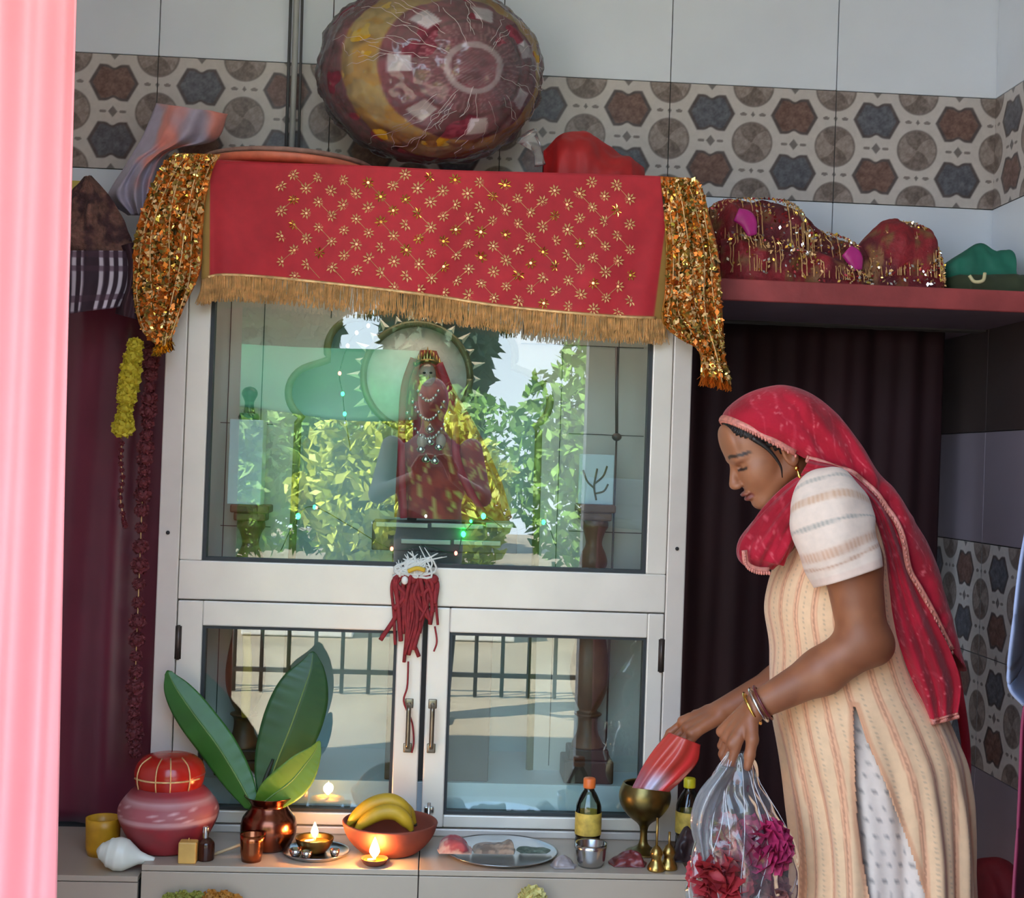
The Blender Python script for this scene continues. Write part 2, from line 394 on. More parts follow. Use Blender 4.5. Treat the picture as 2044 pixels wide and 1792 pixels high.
gasket(x_g0, x_g1, zr1, ZTOP-.06, .008, cab)
mk('glass_pane', box(x_g0+.004, x_g1-.004, .024, .029, zr1+.004, ZTOP-.064), m_glass, cab, smooth=False)
m_in = M('cabinet_inner_panel', (206, 200, 196), .5, var=.04)
mk('side_panel', box(CX0, CX0+.018, .05, .44, zb0, ZTOP, .001), m_alu, cab, smooth=False)
mk('side_panel', box(CX1-.018, CX1, .05, .44, zb0, ZTOP, .001), m_alu, cab, smooth=False)
mk('top_panel', box(CX0, CX1, .0, .44, ZTOP, ZTOP+.012, .001), m_alu, cab, smooth=False)
# doors
xm0, xm1 = Xc(839, 1400), Xc(849, 1400)
def door(x0, x1, gx0, gx1, hx, hside):
    st = .0
    fr = join(box(x0, gx0, .002, .040, zb0+.022, zr0, bw), box(gx1, x1, .002, .040, zb0+.022, zr0, bw),
              box(gx0, gx1, .003, .039, zd1, zr0, bw), box(gx0, gx1, .003, .039, zb0+.022, zd0, bw))
    d = mk('door', fr, m_alu2, cab, smooth=False)
    gasket(gx0, gx1, zd0, zd1, .007, d)
    mk('glass_pane', box(gx0+.004, gx1-.004, .020, .025, zd0+.004, zd1-.004), m_glass, d, smooth=False)
    z1, z0 = Zc(840, 1405), Zc(840, 1492)
    mk('handle', join(tube([(hx, .004, z0), (hx, -.022, z0+.004), (hx, -.028, z0+.02), (hx, -.028, z1-.02), (hx, -.022, z1-.004), (hx, .004, z1)], .0055, 8, 30),
                      box(hx-.010, hx+.010, -.002, .004, z0-.012, z0+.010, .002), box(hx-.010, hx+.010, -.002, .004, z1-.010, z1+.012, .002)), M('worn_handle_metal', (150, 138, 120), .3, .9, var=.3), d)
    zb = Zc(850, 1660)
    mk('bolt', join(tube([(hx, -.008, zb-.005), (hx, -.008, zb+.07)], .004, 8), box(hx-.011, hx+.011, -.006, .003, zb+.008, zb+.026, .002), box(hx-.011, hx+.011, -.006, .003, zb+.045, zb+.06, .002),
                    tube([(hx, -.008, zb+.036), (hx+.014*hside, -.02, zb+.036)], .003, 8)), m_steel, d)
    hxx = x0+.004 if hside > 0 else x1-.004
    for zc in ((Zc(348, 1280)+Zc(1322, 1310))/2, zd0+.05):
        mk('hinge', join(tube([(hxx, .0, zc-.04), (hxx, .0, zc+.04)], .004, 8), box(hxx-.007, hxx+.007, -.001, .003, zc-.038, zc+.038)), M('hinge_metal', (90, 80, 74), .4, .8), d)
    return d
door(x_p0+.002, xm0, Xc(398, 1400), Xc(788, 1400), Xc(815, 1450), 1)
door(xm1, x_p1-.002, Xc(893, 1400), Xc(1288, 1400), Xc(862, 1450), -1)
# ---- shrine lining inside the cabinet: tiled side strips, arched panel, pale blue back
shr = thing('shrine_niche', ((CX0+CX1)/2, .30, ZP), 'white tiled niche with a lobed arch inside the glass cabinet', 'niche')
zf = Zc(1000, 1575)
YA, YK = .21, .425
m_blue = M('pale_blue_niche_wall', (196, 214, 224), .6, var=.05, vs=5)
mk('back_panel', box(CX0+.02, CX1-.02, YK, YK+.012, zb0, ZTOP-.01), m_blue, shr, smooth=False)
for a, b in ((CX0+.02, CX0+.034), (CX1-.034, CX1-.02)):
    zt = zb0
    while zt < ZTOP-.02:
        z2 = min(zt+.305, ZTOP-.01); mk('side_tile', box(a, b, .055, YK-.001, zt+.001, z2-.001, .0008), m_tile, shr, smooth=False); zt = z2
mk('floor_block', box(CX0+.036, CX1-.036, .056, YK-.001, zb0, zf, .001), m_tile, shr, smooth=False)
# arched panel: lobed opening cut through tiles
cxa = P(838, 800, YA)[0]
def lobed():
    s = MPP(YA)
    def arc(cx, cy, r, a0, a1, n): return [(cx+r*math.cos(math.radians(t)), cy-r*math.sin(math.radians(t))) for t in np.linspace(a0, a1, n)]
    right = arc(0, 640, 80, 90, 18, 8)[:]+arc(127, 708, 64, 92, -22, 12)+arc(205, 800, 56, 70, -62, 12)+[(238, 860), (238, 1005)]
    pts = [(838+x, y) for x, y in right]
    z = [P(x, y, YA) for x, y in pts]; zz = [(p[0]-cxa, p[2]) for p in z]
    zz[-1] = (zz[-1][0], zf+.0)
    return zz
rt = lobed()
outline = [(cxa-x, z) for x, z in rt[::-1]]+[(cxa+x, z) for x, z in rt[1:]]     # from left foot over the top to the right foot
def arch_panel(x0, x1, zt, y0, y1):
    n = len(outline); V = []; Fc = []
    # outer points: matched one to one along left side, top and right side
    for y in (y0, y1):
        for k, (x, z) in enumerate(outline):
            V.append((x, y, z))
        for k, (x, z) in enumerate(outline):
            t = k/(n-1)
            if t < .25: q = (x0, y, z)
            elif t > .75: q = (x1, y, z)
            else: q = (x0+(x1-x0)*(t-.25)/.5, y, zt)
            V.append(q)
    N2 = 2*n
    for k in range(n-1):
        Fc.append([k, k+1, n+k+1, n+k]); Fc.append([N2+k+1, N2+k, N2+n+k, N2+n+k+1])
        Fc.append([k+1, k, N2+k, N2+k+1])
    return V, Fc
m_arch = M('arch_tile', (204, 196, 192), .35, var=.04, vs=5)
ap = mk('arch_panel', arch_panel(CX0+.036, CX1-.036, ZTOP-.01, YA, YA+.05), m_arch, shr, smooth=False)
mk('arch_rim', tube([(x, YA+.004, z) for x, z in outline], .010, 8), M('olive_rim', (120, 122, 84), .5, var=.2), shr)
# thin dark joints between the arch tiles, recessed strips
for px in (455, 522, 655, 1040, 1120, 1232):
    a = P(px, 800, YA)[0]
    zz = [z for x, z in outline if abs(x-a) < .03]
    zlow = max(zz) if zz and abs(a-cxa) < rt[-1][0]*1.05 else zf
    mk('joint', box(a-.001, a+.001, YA-.0015, YA+.001, zlow+.012, ZTOP-.02), m_gasket, shr, smooth=False)
for py, (p0, p1) in ((845, (440, 545)), (868, (1135, 1285)), (1050, (440, 540)), (1062, (1135, 1285)), (690, (1040, 1285))):
    z = P((p0+p1)/2, py, YA)[2]; mk('joint', box(P(p0, py, YA)[0], P(p1, py, YA)[0], YA-.0015, YA+.001, z-.001, z+.001), m_gasket, shr, smooth=False)
# carved wooden pillars either side of the niche
m_wood = M('dark_carved_wood', (116, 74, 50), .45, var=.3, vs=20)
def pillar(px, label):
    Y = .125; s = MPP(Y); c = P(px, 1300, Y); zt = P(px, 1006, Y)[2]
    def z(py): return P(px, py, Y)[2]
    pr = [(.032, z(1035)), (.034, z(1050)), (.026, z(1062)), (.020, z(1085)), (.030, z(1105)), (.034, z(1125)), (.022, z(1150)), (.022, z(1200)), (.030, z(1240)), (.043, z(1300)), (.048, z(1340)), (.044, z(1375)),
          (.030, z(1405)), (.022, z(1418)), (.034, z(1424)), (.024, z(1434)), (.026, z(1460)), (.036, z(1478)), (.040, z(1490))]
    r = thing('carved_pillar', (c[0], Y, zf), label, 'pillar')
    mk('shaft', lathe(cr(pr, 70), (c[0], Y, 0), 36), m_wood, r)
    mk('capital', join(box(c[0]-.046, c[0]+.046, Y-.046, Y+.046, z(1022), zt, .004), box(c[0]-.038, c[0]+.038, Y-.038, Y+.038, z(1038), z(1021), .004)), m_wood, r, smooth=False)
    mk('base', join(box(c[0]-.060, c[0]+.060, Y-.055, Y+.055, zf, z(1510), .004), box(c[0]-.048, c[0]+.048, Y-.044, Y+.044, z(1511), z(1489), .004)), M('dark_base_wood', (70, 44, 36), .5), r, smooth=False)
    return c, zt
pillar(1178, 'dark turned wooden pillar under the small painted tile inside the cabinet')
cl, ztl = pillar(492, 'dark turned wooden pillar under the small black figure inside the cabinet')
# ================================================================== COURTYARD (seen as the reflection in the cabinet glass)
struct(mk('ground', box(-14, 14, -22, YF-.1, -.06, -.005), M('sunlit_courtyard_concrete', (150, 136, 114), .9, var=.25, vs=.8), smooth=False))
m_leaf = M('sunlit_leaf', (120, 158, 66), .5, var=.45, vs=3)
m_leaf2 = M('yellow_green_leaf', (186, 196, 76), .5, var=.4, vs=3)
m_bark = M('bark', (88, 70, 54), .9, bump=.4)
def tree(x, y, h, r, zlow, n, mat, label, seed, ls=.0):
    g = np.random.default_rng(seed)
    root = thing('tree', (x, y, 0), label, 'tree', 'courtyard trees opposite the shrine')
    mk('trunk', tube([(x, y, 0), (x+.05, y, h*.4), (x-.05, y+.03, h*.8)], [.11, .08, .03], 10, 12), m_bark, root)
    d = g.normal(size=(n, 3)); d /= np.linalg.norm(d, axis=1)[:, None]
    cl = d*g.uniform(.25, 1, (n, 1))**.6
    c = cl*np.array([r, r*.7, (h-zlow)/2])+np.array([x, y, (h+zlow)/2])
    c += .18*np.stack([vnoise(c, 1.8, 1), vnoise(c, 1.8, 2), vnoise(c, 1.8, 3)], 1)
    a = g.normal(size=(n, 3)); a /= np.linalg.norm(a, axis=1)[:, None]; b = np.cross(a, g.normal(size=(n, 3))); b /= np.linalg.norm(b, axis=1)[:, None]
    s = g.uniform(.05+ls*.5, .10+ls, (n, 1))
    v = np.stack([c-a*s, c+b*s*.45, c+a*s, c-b*s*.45], 1).reshape(-1, 3)
    stuff(mk('foliage', (v, np.arange(4*n).reshape(n, 4)), mat, root, smooth=False))
tree(-2.25, -9.6, 2.1, .98, .05, 5200, m_leaf, 'bushy green courtyard tree behind the green awning', 1)
tree(-.25, -8.8, 1.85, .98, .05, 5000, m_leaf2, 'yellow-green courtyard shrub opposite the cabinet', 2)
tree(1.85, -9.9, 2.9, 1.08, .05, 6500, m_leaf, 'tall leafy courtyard tree at the far side of the railing', 3)
tree(-.9, -12.6, 2.4, 2.3, .1, 7000, m_leaf, 'broad leafy courtyard tree beside the awning pole', 4)
m_leafd = M('dark_green_leaf', (34, 62, 34), .6, var=.4, vs=2)  # the tall dark trees are added to block sky reflected in the glass
for k_, (x_, lab_) in enumerate(((-6.3, 'added tall dark sky-blocking tree farthest along behind the awning'), (-2.75, 'added tall dark sky-blocking tree rising behind the awning'), (.0, 'added narrow tall dark sky-blocking tree mirrored behind the idol'), (3.6, 'added tall dark sky-blocking tree rising behind the bright leafy tree'), (7.4, 'added tall dark sky-blocking tree at the end of the courtyard'))):
    tree(x_, -16.5, 6.0, 1.3 if k_ != 2 else .75, .6, 9000 if k_ != 2 else 5000, m_leafd, lab_, 30+k_, .16)
# green awning sheet on two poles
aw = thing('awning', (-1.1, -7.2, 0), 'dark green awning sheet strung between two poles in the courtyard', 'awning')
mk('sheet', grid(lambda u, v: np.stack([-2.1+1.95*u, -7.2-.5*v+.05*np.sin(u*9), 1.62+.55*v+.04*np.sin(u*6)*(1-v)], 1), 40, 16), M('green_tarpaulin', (26, 92, 58), .7, var=.2, vs=2), aw, solid=.004)
for x in (-2.1, -.15): mk('pole', tube([(x, -7.25, 0), (x, -7.25, 1.75)], .03, 8), m_iron, aw)
# iron railing
rl = thing('iron_railing', (0, -4.3, 0), 'dark iron railing with upright bars in the courtyard behind the viewer', 'railing')
for z in (.12, .58): mk('rail', box(-1.5, 1.15, -4.32, -4.29, z-.012, z+.012), m_iron, rl, smooth=False)
b0 = mk('bar', tube([(-1.5, -4.305, 0), (-1.5, -4.305, .66)], .011, 8), m_iron, rl)
for k in range(1, 19):
    if k in (9, 10): continue
    inst(b0, org(b0)+np.array([k*.147, 0, 0]), rl)
for a, b in ((-1.35, -.55), (.12, .62)):
    tag(mk('white_parapet', box(a, b, -6.9, -6.65, 0, .42, .01), m_white, smooth=False), 'low %s white parapet block in the sunlit courtyard beyond the railing' % ('long' if a < 0 else 'short'), 'parapet')
# ================================================================== CLOTHS ON TOP OF THE CABINET
def polysurf(L, R, Y, nu, nv, bulge=.0, folds=0, famp=0, yfn=None, seed=0):
    """sheet between two pixel polylines (left and right edges, top to bottom) lying near the plane y=Y"""
    l = cr(np.array(L, float), nv); r = cr(np.array(R, float), nv)
    def fn(u, v):
        i = np.clip(np.round(v*(nv-1)).astype(int), 0, nv-1)
        px = l[i]*(1-u)[:, None]+r[i]*u[:, None]
        y = Y-bulge*np.sin(np.pi*u)+famp*np.sin(u*folds*2*np.pi+v*1.5+seed)*(.3+.7*v)
        if yfn is not None: y = y+yfn(u, v)
        d = _F+np.outer((px[:, 0]-1022)/FPX, _R)-np.outer((px[:, 1]-896)/FPX, _U)
        return CAM+d*((y-CAM[1])/d[:, 1])[:, None]
    return fn
# red scarf with embroidered flowers hung over the cabinet front
sc = thing('embroidered_scarf', P(890, 650, -.03), 'red scarf with gold flower embroidery and fringe draped over the cabinet front', 'scarf')
top = np.array([(404, 318), (465, 326), (700, 330), (900, 340), (1120, 346), (1310, 352), (1345, 356)], float)
bot = np.array([(402, 560), (455, 552), (600, 563), (840, 591), (1000, 615), (1200, 634), (1330, 640)], float)
NU, NV = 220, 60
tt = cr(top, NU); bb = cr(bot, NU)
def scarf_px(u, v):
    i = np.clip(u*(NU-1), 0, NU-1); a = np.floor(i).astype(int); b = np.minimum(a+1, NU-1); t = (i-a)[:, None]
    T = tt[a]*(1-t)+tt[b]*t; B = bb[a]*(1-t)+bb[b]*t
    return T*(1-v)[:, None]+B*v[:, None]
def scarf_y(u, v): return -.034-.010*np.sin(u*17+.5*np.sin(v*2))*v-.006*np.sin(u*41+1)*v-.02*v*(1-v)
def scarf_pt(u, v, off=0):
    u, v = np.atleast_1d(np.asarray(u, float)), np.atleast_1d(np.asarray(v, float))
    px = scarf_px(u, v); y = scarf_y(u, v)-off
    d = _F+np.outer((px[:, 0]-1022)/FPX, _R)-np.outer((px[:, 1]-896)/FPX, _U)
    return CAM+d*((y-CAM[1])/d[:, 1])[:, None]
v, f = grid(lambda u, v: scarf_pt(u, v), NU, NV)
uu = np.repeat(np.linspace(0, 1, NU), NV); vv = np.tile(np.linspace(0, 1, NV), NU)
px = scarf_px(uu, vv)
c = mixc((186, 34, 46), (172, 26, 40), ss(fbm(v, 9, 2), -.4, .5))
inner = ss(uu, .062, .066)*(1-ss(uu, .962, .966))*(1-ss(vv, .965, .975))
c = mixc((156, 118, 52), c, inner)
mk('cloth', (v, f), m_vc, sc, col=c, solid=.002)
# part lying back over the top of the cabinet
e = scarf_pt(np.linspace(0, 1, 60), np.zeros(60))
def back_fn(u, v):
    i = np.clip((u*59).round().astype(int), 0, 59); q = e[i].copy(); zt = np.maximum(q[:, 2], ZTOP+.016)
    q[:, 1] = q[:, 1]+.30*v; q[:, 2] = q[:, 2]*(1-np.clip(v*6, 0, 1))+zt*np.clip(v*6, 0, 1); return q
mk('top_fold', grid(back_fn, 60, 20), M('red_scarf_cloth', (196, 34, 50), .75), sc, solid=.002)
# fringe strands along the bottom and right edge
def fringe(n, edge, l0, l1, name, parent, mat, w=.0011, seed=0):
    g = np.random.default_rng(seed); V = []; Fc = []
    for k in range(n):
        p = edge(g.uniform(0, 1)); L = g.uniform(l0, l1); sw = g.normal(0, .006); y = g.normal(0, .0025)
        b = len(V)
        for j, t in enumerate((0, .5, 1)):
            q = p+np.array([sw*t*t, y-.004*t, -L*t]); V += [q+np.array([-w, 0, 0]), q+np.array([w, 0, 0]), q+np.array([0, -w*1.5, 0])]
        for j in (0, 1):
            o = b+3*j
            for a in range(3): Fc.append([o+a, o+(a+1) % 3, o+3+(a+1) % 3, o+3+a])
    return stuff(mk(name, (np.array(V), Fc), mat, parent, smooth=False))
fringe(1500, lambda t: scarf_pt(t, .99)[0], .045, .062, 'fringe', sc, m_gold, seed=3)
mk('braid', tube(scarf_pt(np.linspace(0.05, .97, 90), np.full(90, .985), .002), .004, 6), m_gold, sc)
# embroidered flowers: each one a small raised star of petals
def flower_mesh():
    V = []; Fc = []; r = .0135
    for k in range(8):
        a = k*math.pi/4; d = np.array([math.cos(a), 0, math.sin(a)]); s = np.array([-math.sin(a), 0, math.cos(a)])
        b = len(V); V += [d*.0035, d*r*.6+s*.0022-np.array([0, .0015, 0]), d*r, d*r*.6-s*.0022-np.array([0, .0015, 0])]; Fc += [[b, b+1, b+2, b+3]]
    b = len(V)
    for k in range(6): a = k*math.pi/3; V.append((.003*math.cos(a), -.0018, .003*math.sin(a)))
    Fc.append(list(range(b, b+6))[::-1]); return np.array(V), Fc
fl0 = mk('flower_motif', flower_mesh(), m_gold, sc, smooth=False, origin=(0, 0, 0)); COL.objects.unlink(fl0)
fl1 = mk('flower_motif', flower_mesh(), m_sequin, sc, smooth=False, origin=(0, 0, 0)); COL.objects.unlink(fl1)
A, B = np.array([25.2, 28.0]), np.array([-24.5, 22.5]); cnt = 0; seedpt = np.array([860., 455.])
fls = []
for i in range(-40, 41):
    for j in range(-40, 41):
        p = seedpt+A*i+B*j
        if not (540 < p[0] < 1262): continue
        T = np.array([np.interp(p[0], tt[:, 0], tt[:, 1]), np.interp(p[0], bb[:, 0], bb[:, 1])])
        v0 = (p[1]-T[0])/(T[1]-T[0])
        if not (.05 < v0 < .955): continue
        u0 = np.interp(p[0], tt[:, 0]*(1-v0)+bb[:, 0]*v0, np.linspace(0, 1, NU))
        fls.append((u0, v0))
for (u0, v0) in fls:
    inst(fl0 if random.random() < .75 else fl1, scarf_pt(u0, v0, .0022)[0], sc, (random.uniform(-.25, .25), random.uniform(0, .7), random.uniform(-.3, .3)), random.uniform(1.0, 1.25))
print('flowers', len(fls))
# stitched lines that link the flowers
V = []; Fc = []
for (u0, v0) in fls[::2]:
    p = scarf_px(np.array([u0]), np.array([v0]))[0]
    for D in ((A,) if random.random() < .6 else (B,)):
        q = p+D
        if not (540 < q[0] < 1262): continue
        vv1 = (q[1]-np.interp(q[0], tt[:, 0], tt[:, 1]))/(np.interp(q[0], bb[:, 0], bb[:, 1])-np.interp(q[0], tt[:, 0], tt[:, 1]))
        if not .03 < vv1 < .97: continue
        u1 = np.interp(q[0], tt[:, 0]*(1-vv1)+bb[:, 0]*vv1, np.linspace(0, 1, NU))
        a, b_ = scarf_pt(u0, v0, .0018)[0], scarf_pt(u1, vv1, .0018)[0]
        t_, f_ = tube([a, (a+b_)/2, b_], .0007, 4); Fc += [[k+sum(map(len, V)) for k in z] for z in f_]; V.append(t_)
stuff(mk('stitching', (np.vstack(V), Fc), m_gold, sc, smooth=False))
# gold sequinned cloths hanging off both upper corners
def sequins(fn, n, parent, mats, size=(.004, .009), seed=0, off=.004, name='sequin_work'):
    g = np.random.default_rng(seed)
    for mi, mat in enumerate(mats):
        k = n//len(mats); u, v = g.uniform(0.02, .98, k), g.uniform(0.02, .98, k); c = fn(u, v)
        c[:, 1] -= off+g.uniform(0, .006, k)
        a = g.normal(size=(k, 3))*np.array([1, .45, 1]); a /= np.linalg.norm(a, axis=1)[:, None]
        nrm = np.array([0, -1., 0])+g.normal(size=(k, 3))*.45; b = np.cross(a, nrm); b /= np.linalg.norm(b, axis=1)[:, None]
        s = g.uniform(*size, (k, 1)); tp = np.cross(a, b)*s*.18
        vv = np.stack([c-a*s, c+b*s*.6-tp, c+a*s, c-b*s*.6+tp], 1).reshape(-1, 3)
        stuff(mk(name, (vv, np.arange(4*k).reshape(k, 4)), mat, parent, smooth=False))
m_sequin_d = M('olive_foil', (120, 100, 40), .35, .6, var=.3)
def gold_cloth(name, L, R, Y, label, seed, folds=4, n=2600, yfn=None):
    fn = polysurf(L, R, Y, 60, 80, .03, folds, .014, yfn, seed)
    r = thing(name, P(*L[-1], Y), label, 'cloth')
    v, f = grid(fn, 60, 80); nz = fbm(v, 38, seed); n2 = fbm(v, 14, seed+5)
    c = mixc((164, 112, 36), (206, 112, 36), ss(n2, -.3, .3)); c = mixc(c, (60, 50, 16), ss(nz, .30, .6)); c = mixc(c, (190, 156, 70), ss(-nz, .3, .6))
    mk('net_cloth', (v, f), M(name+'_net', None, .45, .35, var=.2, vs=80, bump=.4, bs=160), r, col=c, solid=.003)
    sequins(fn, n, r, [m_sequin, m_sequin_o, m_gold, m_sequin_o, m_sequin_d], seed=seed)
    for k in range(5):
        u = (k+.5)/5; q = fn(np.clip(u+.05*np.sin(np.linspace(0, 6, 30)+k*2), 0, 1), np.linspace(.02, 1, 30)); q[:, 1] -= .008
        mk('gold_cord', tube(q, .0016, 5), m_gold, r)
    return r, fn
g1, gf1 = gold_cloth('sequin_cloth', [(350, 306), (322, 335), (290, 400), (270, 470), (266, 540), (268, 600), (285, 660), (318, 692)],
                [(440, 308), (424, 340), (410, 400), (404, 460), (402, 520), (392, 560), (368, 610), (336, 690)], -.065,
                'gold and orange sequin cloth bunched over the cabinet corner near the pink curtain', 11)
g2, gf2 = gold_cloth('sequin_cloth', [(1318, 352), (1325, 420), (1330, 500), (1328, 580), (1322, 640), (1352, 672), (1395, 700), (1400, 755)],
                [(1385, 356), (1402, 380), (1415, 430), (1432, 500), (1438, 570), (1442, 640), (1446, 710), (1460, 768)], -.06,
                'gold and orange sequin cloth hanging off the cabinet corner above the woman', 12)
fringe(260, lambda t: gf1(np.array([t]), np.array([.97]))[0], .01, .03, 'tassels', g1, m_sequin, seed=5)
fringe(220, lambda t: gf2(np.array([t]), np.array([.97]))[0], .01, .03, 'tassels', g2, m_sequin_o, seed=6)
# ---- big round parcel wrapped in plastic
Yb_ = .20; bc = P(858, 148, Yb_); s = MPP(Yb_)
bun = thing('cloth_parcel', P(858, 318, Yb_), 'round maroon and yellow patterned cloth parcel wrapped in clear plastic on the cabinet', 'parcel')
ax = np.array([.40, -.90, -.14]); ax /= np.linalg.norm(ax)
def parcel(off, nu, nv, wr, seed):
    v, f = ellip((0, 0, 0), (1, 1, 1), nu, nv); d = v.copy()
    r = np.array([.274, .20, .214])*1.0
    k = 1+wr*fbm(d, 5, seed, 4)+.04*np.maximum(0, -d[:, 2]-.3)*np.abs(d[:, 0])
    p = d*r*k[:, None]
    p[:, 0] *= 1+.05*np.minimum(0, -d[:, 2])*-1
    p += d*off
    p[:, 2] = np.maximum(p[:, 2], -(bc[2]-(ZTOP+.020)))
    return p+bc, f, d
v, f, d = parcel(0, 300, 190, .02, 3)
n_ = d*np.array([.274, .20, .214]); n_ /= np.linalg.norm(n_, axis=1)[:, None]
e1 = np.cross(ax, (0, 0, 1)); e1 /= np.linalg.norm(e1); e2 = np.cross(e1, ax)
cosang = d@ax; X2, Z2 = d@e1, d@e2; ang = np.degrees(np.arccos(np.clip(cosang, -1, 1))); phi = np.arctan2(Z2, X2)
nz = fbm(d, 22, 4); c = mixc((112, 34, 52), (136, 52, 70), ss(nz, -.3, .4))
c = mixc(c, (104, 56, 84), ss(ang, 88, 96)*ss(nz, -.4, .2))
lines = ss(np.sin(phi*46+nz*2), .55, .9)
c = mixc(c, (176, 112, 120), lines*ss(ang, 15, 18)*(1-ang/60 > .5)*.7)
ye = ss(ang, 49, 51)*(1-ss(ang, 72, 75)); c = mixc(c, mixc((186, 158, 84), (196, 150, 32), ss(fbm(d, 6, 9), .0, .25)), ye)
tri = ss(np.cos(phi*7+.4), .45, .6)*ss(ang, 32, 33.5)*(1-ss(ang, 44, 46))
c = mixc(c, (206, 196, 202), tri)
sc_ = ss(ang, 29, 30)*(1-ss(ang, 31, 32)); c = mixc(c, (96, 24, 40), sc_)
c = mixc(c, (186, 160, 164), ss(ang, 12.5, 13.5)*(1-ss(ang, 16, 17)))
c = mixc(c, (150, 100, 108), (1-ss(ang, 11, 12))*ss(np.sin(X2*150)*np.sin(Z2*150), -.1, .3))
mk('printed_cloth', (v, f), M('printed_parcel_cloth', None, .7, var=.12, vs=40), bun, col=c)
v, f, d = parcel(.006, 200, 130, .035, 7)
mk('plastic_wrap', (v, f), Mglass('parcel_plastic', (252, 250, 250), .02, .10, 1.45, hz=.07), bun)
# crease lines of the plastic
V = []; Fc = []
g = np.random.default_rng(5)
for k in range(70):
    a = g.uniform(0, 2*np.pi); t0 = g.uniform(.2, 1.1); t = np.linspace(t0, t0+g.uniform(.2, .6), 9); b = a+np.cumsum(g.normal(0, .03, 9))
    dd = np.outer(np.cos(t), ax)+np.sin(t)[:, None]*(np.outer(np.cos(b), e1)+np.outer(np.sin(b), e2))
    q = dd*(np.array([.274, .20, .214])+.010)+bc; q[:, 2] = np.maximum(q[:, 2], ZTOP+.03)
    t_, f_ = tube(q, .0005, 4); Fc += [[i+sum(map(len, V)) for i in z] for z in f_]; V.append(t_)
stuff(mk('plastic_creases', (np.vstack(V), Fc), M('plastic_crease', (224, 206, 206), .25, var=0), bun, smooth=False))
mk('plastic_tail', tube([P(1050, 270, Yb_-.12), P(1072, 300, Yb_-.14), P(1078, 330, Yb_-.15)], [.03, .012, .014], 10, 12, .4), m_plastic, bun)
# ---- generic heap: a ridge of bunched cloth following a skyline
def heap(name, prof, base, Y, depth, label, cat, mat, col=None, seed=0, nz=.012, ns=70, na=30, fr=14, zmin=None, part=None, pw=.8):
    q = cr(np.array(prof, float), ns)
    bz = P(prof[len(prof)//2][0], base, Y-depth)[2] if zmin is None else zmin
    def fn(u, v):
        i = np.clip(np.round(u*(ns-1)).astype(int), 0, ns-1); t = (v-.5)*np.pi
        top = flat_pts(q, Y)[i]
        h = np.maximum(top[:, 2]-bz, .004)
        tp = np.minimum(1, 6*np.minimum(u, 1-u)+.15)
        return np.stack([top[:, 0], Y+np.sin(t)*depth*tp, bz+h*np.cos(t)**pw], 1)
    v, f = grid(fn, ns, na)
    k = fbm(v, fr, seed, 3); fold = np.sin(v[:, 0]*90+fbm(v, 8, seed+3)*3)
    top = (v[:, 2]-bz)/max(v[:, 2].max()-bz, 1e-3)
    v[:, 1] -= (k*nz+.004*fold)*ss(top, .0, .3); v[:, 2] += k*nz*.6*ss(top, .1, .5); v[:, 2] = np.maximum(v[:, 2], bz)
    f = f+[[i*na for i in range(ns)]+[i*na+na-1 for i in range(ns)][::-1]]
    cc = None if col is None else col(v)
    o = mk(name if part is None else part[0], (v, f), mat, None if part is None else part[1], col=cc)
    return (tag(o, label, cat) if part is None else o), fn
# thali / flat tray with folded cloth on the cabinet top
tz = ZTOP+.018; tx0, tx1 = P(362, 290, .0)[0], P(742, 300, .0)[0]; tr = (tx1-tx0)/2; tcx = (tx0+tx1)/2
ty = thing('round_tray', (tcx, tr-.01, tz), 'flat orange-rimmed round tray lying beside the wrapped parcel', 'tray')
mk('dish', lathe([(tr*.9, tz), (tr*.97, tz+.004), (tr, tz+.016), (tr-.004, tz+.02), (tr*.95, tz+.012), (tr*.5, tz+.009), (.001, tz+.009)], (tcx, tr-.01, 0), 64), M('orange_tray_rim', (206, 112, 84), .5, var=.2, vs=30), ty)
mk('cloth_cover', lathe([(tr*.90, tz+.020), (tr*.965, tz+.024), (tr*.97, tz+.032), (tr*.9, tz+.036), (tr*.4, tz+.042), (.001, tz+.044)], (tcx+.005, tr-.01, 0), 64), M('tray_cloth', (146, 112, 100), .8, var=.25, vs=50), ty)
# red cloth heap behind the scarf
heap('crumpled_cloth', [(1085, 300), (1120, 270), (1165, 268), (1200, 285), (1240, 310), (1285, 338)], 352, .20, .10, 'crumpled red cloth lying on the cabinet beside the parcel', 'cloth',
     M('red_chiffon', (166, 28, 30), .6, var=.2), seed=4, zmin=ZTOP+.016)
# conduit pipe on the wall
cp = thing('conduit_pipe', (P(590, 100, .41)[0], .41, 1.80), 'grey conduit with dark cables running up the wall beside the parcel', 'conduit')
def cpt(px0, px1, Y): a, b = P(px0, -20, Y), P(px1, 300, Y); d = b-a; e_ = b+d*((ZTOP+.02-b[2])/d[2]); return [a-d*.35, a, (a+b)/2, e_]
mk('pipe', tube(cpt(593, 582, .42), .008, 10), M('grey_conduit', (176, 178, 178), .5), cp)
mk('cable', tube(cpt(581, 571, .41), .0042, 8), M('dark_cable', (70, 72, 76), .5), cp)
mk('cable', tube(cpt(604, 596, .41), .0036, 8), M('dark_cable', (78, 78, 82), .5), cp)
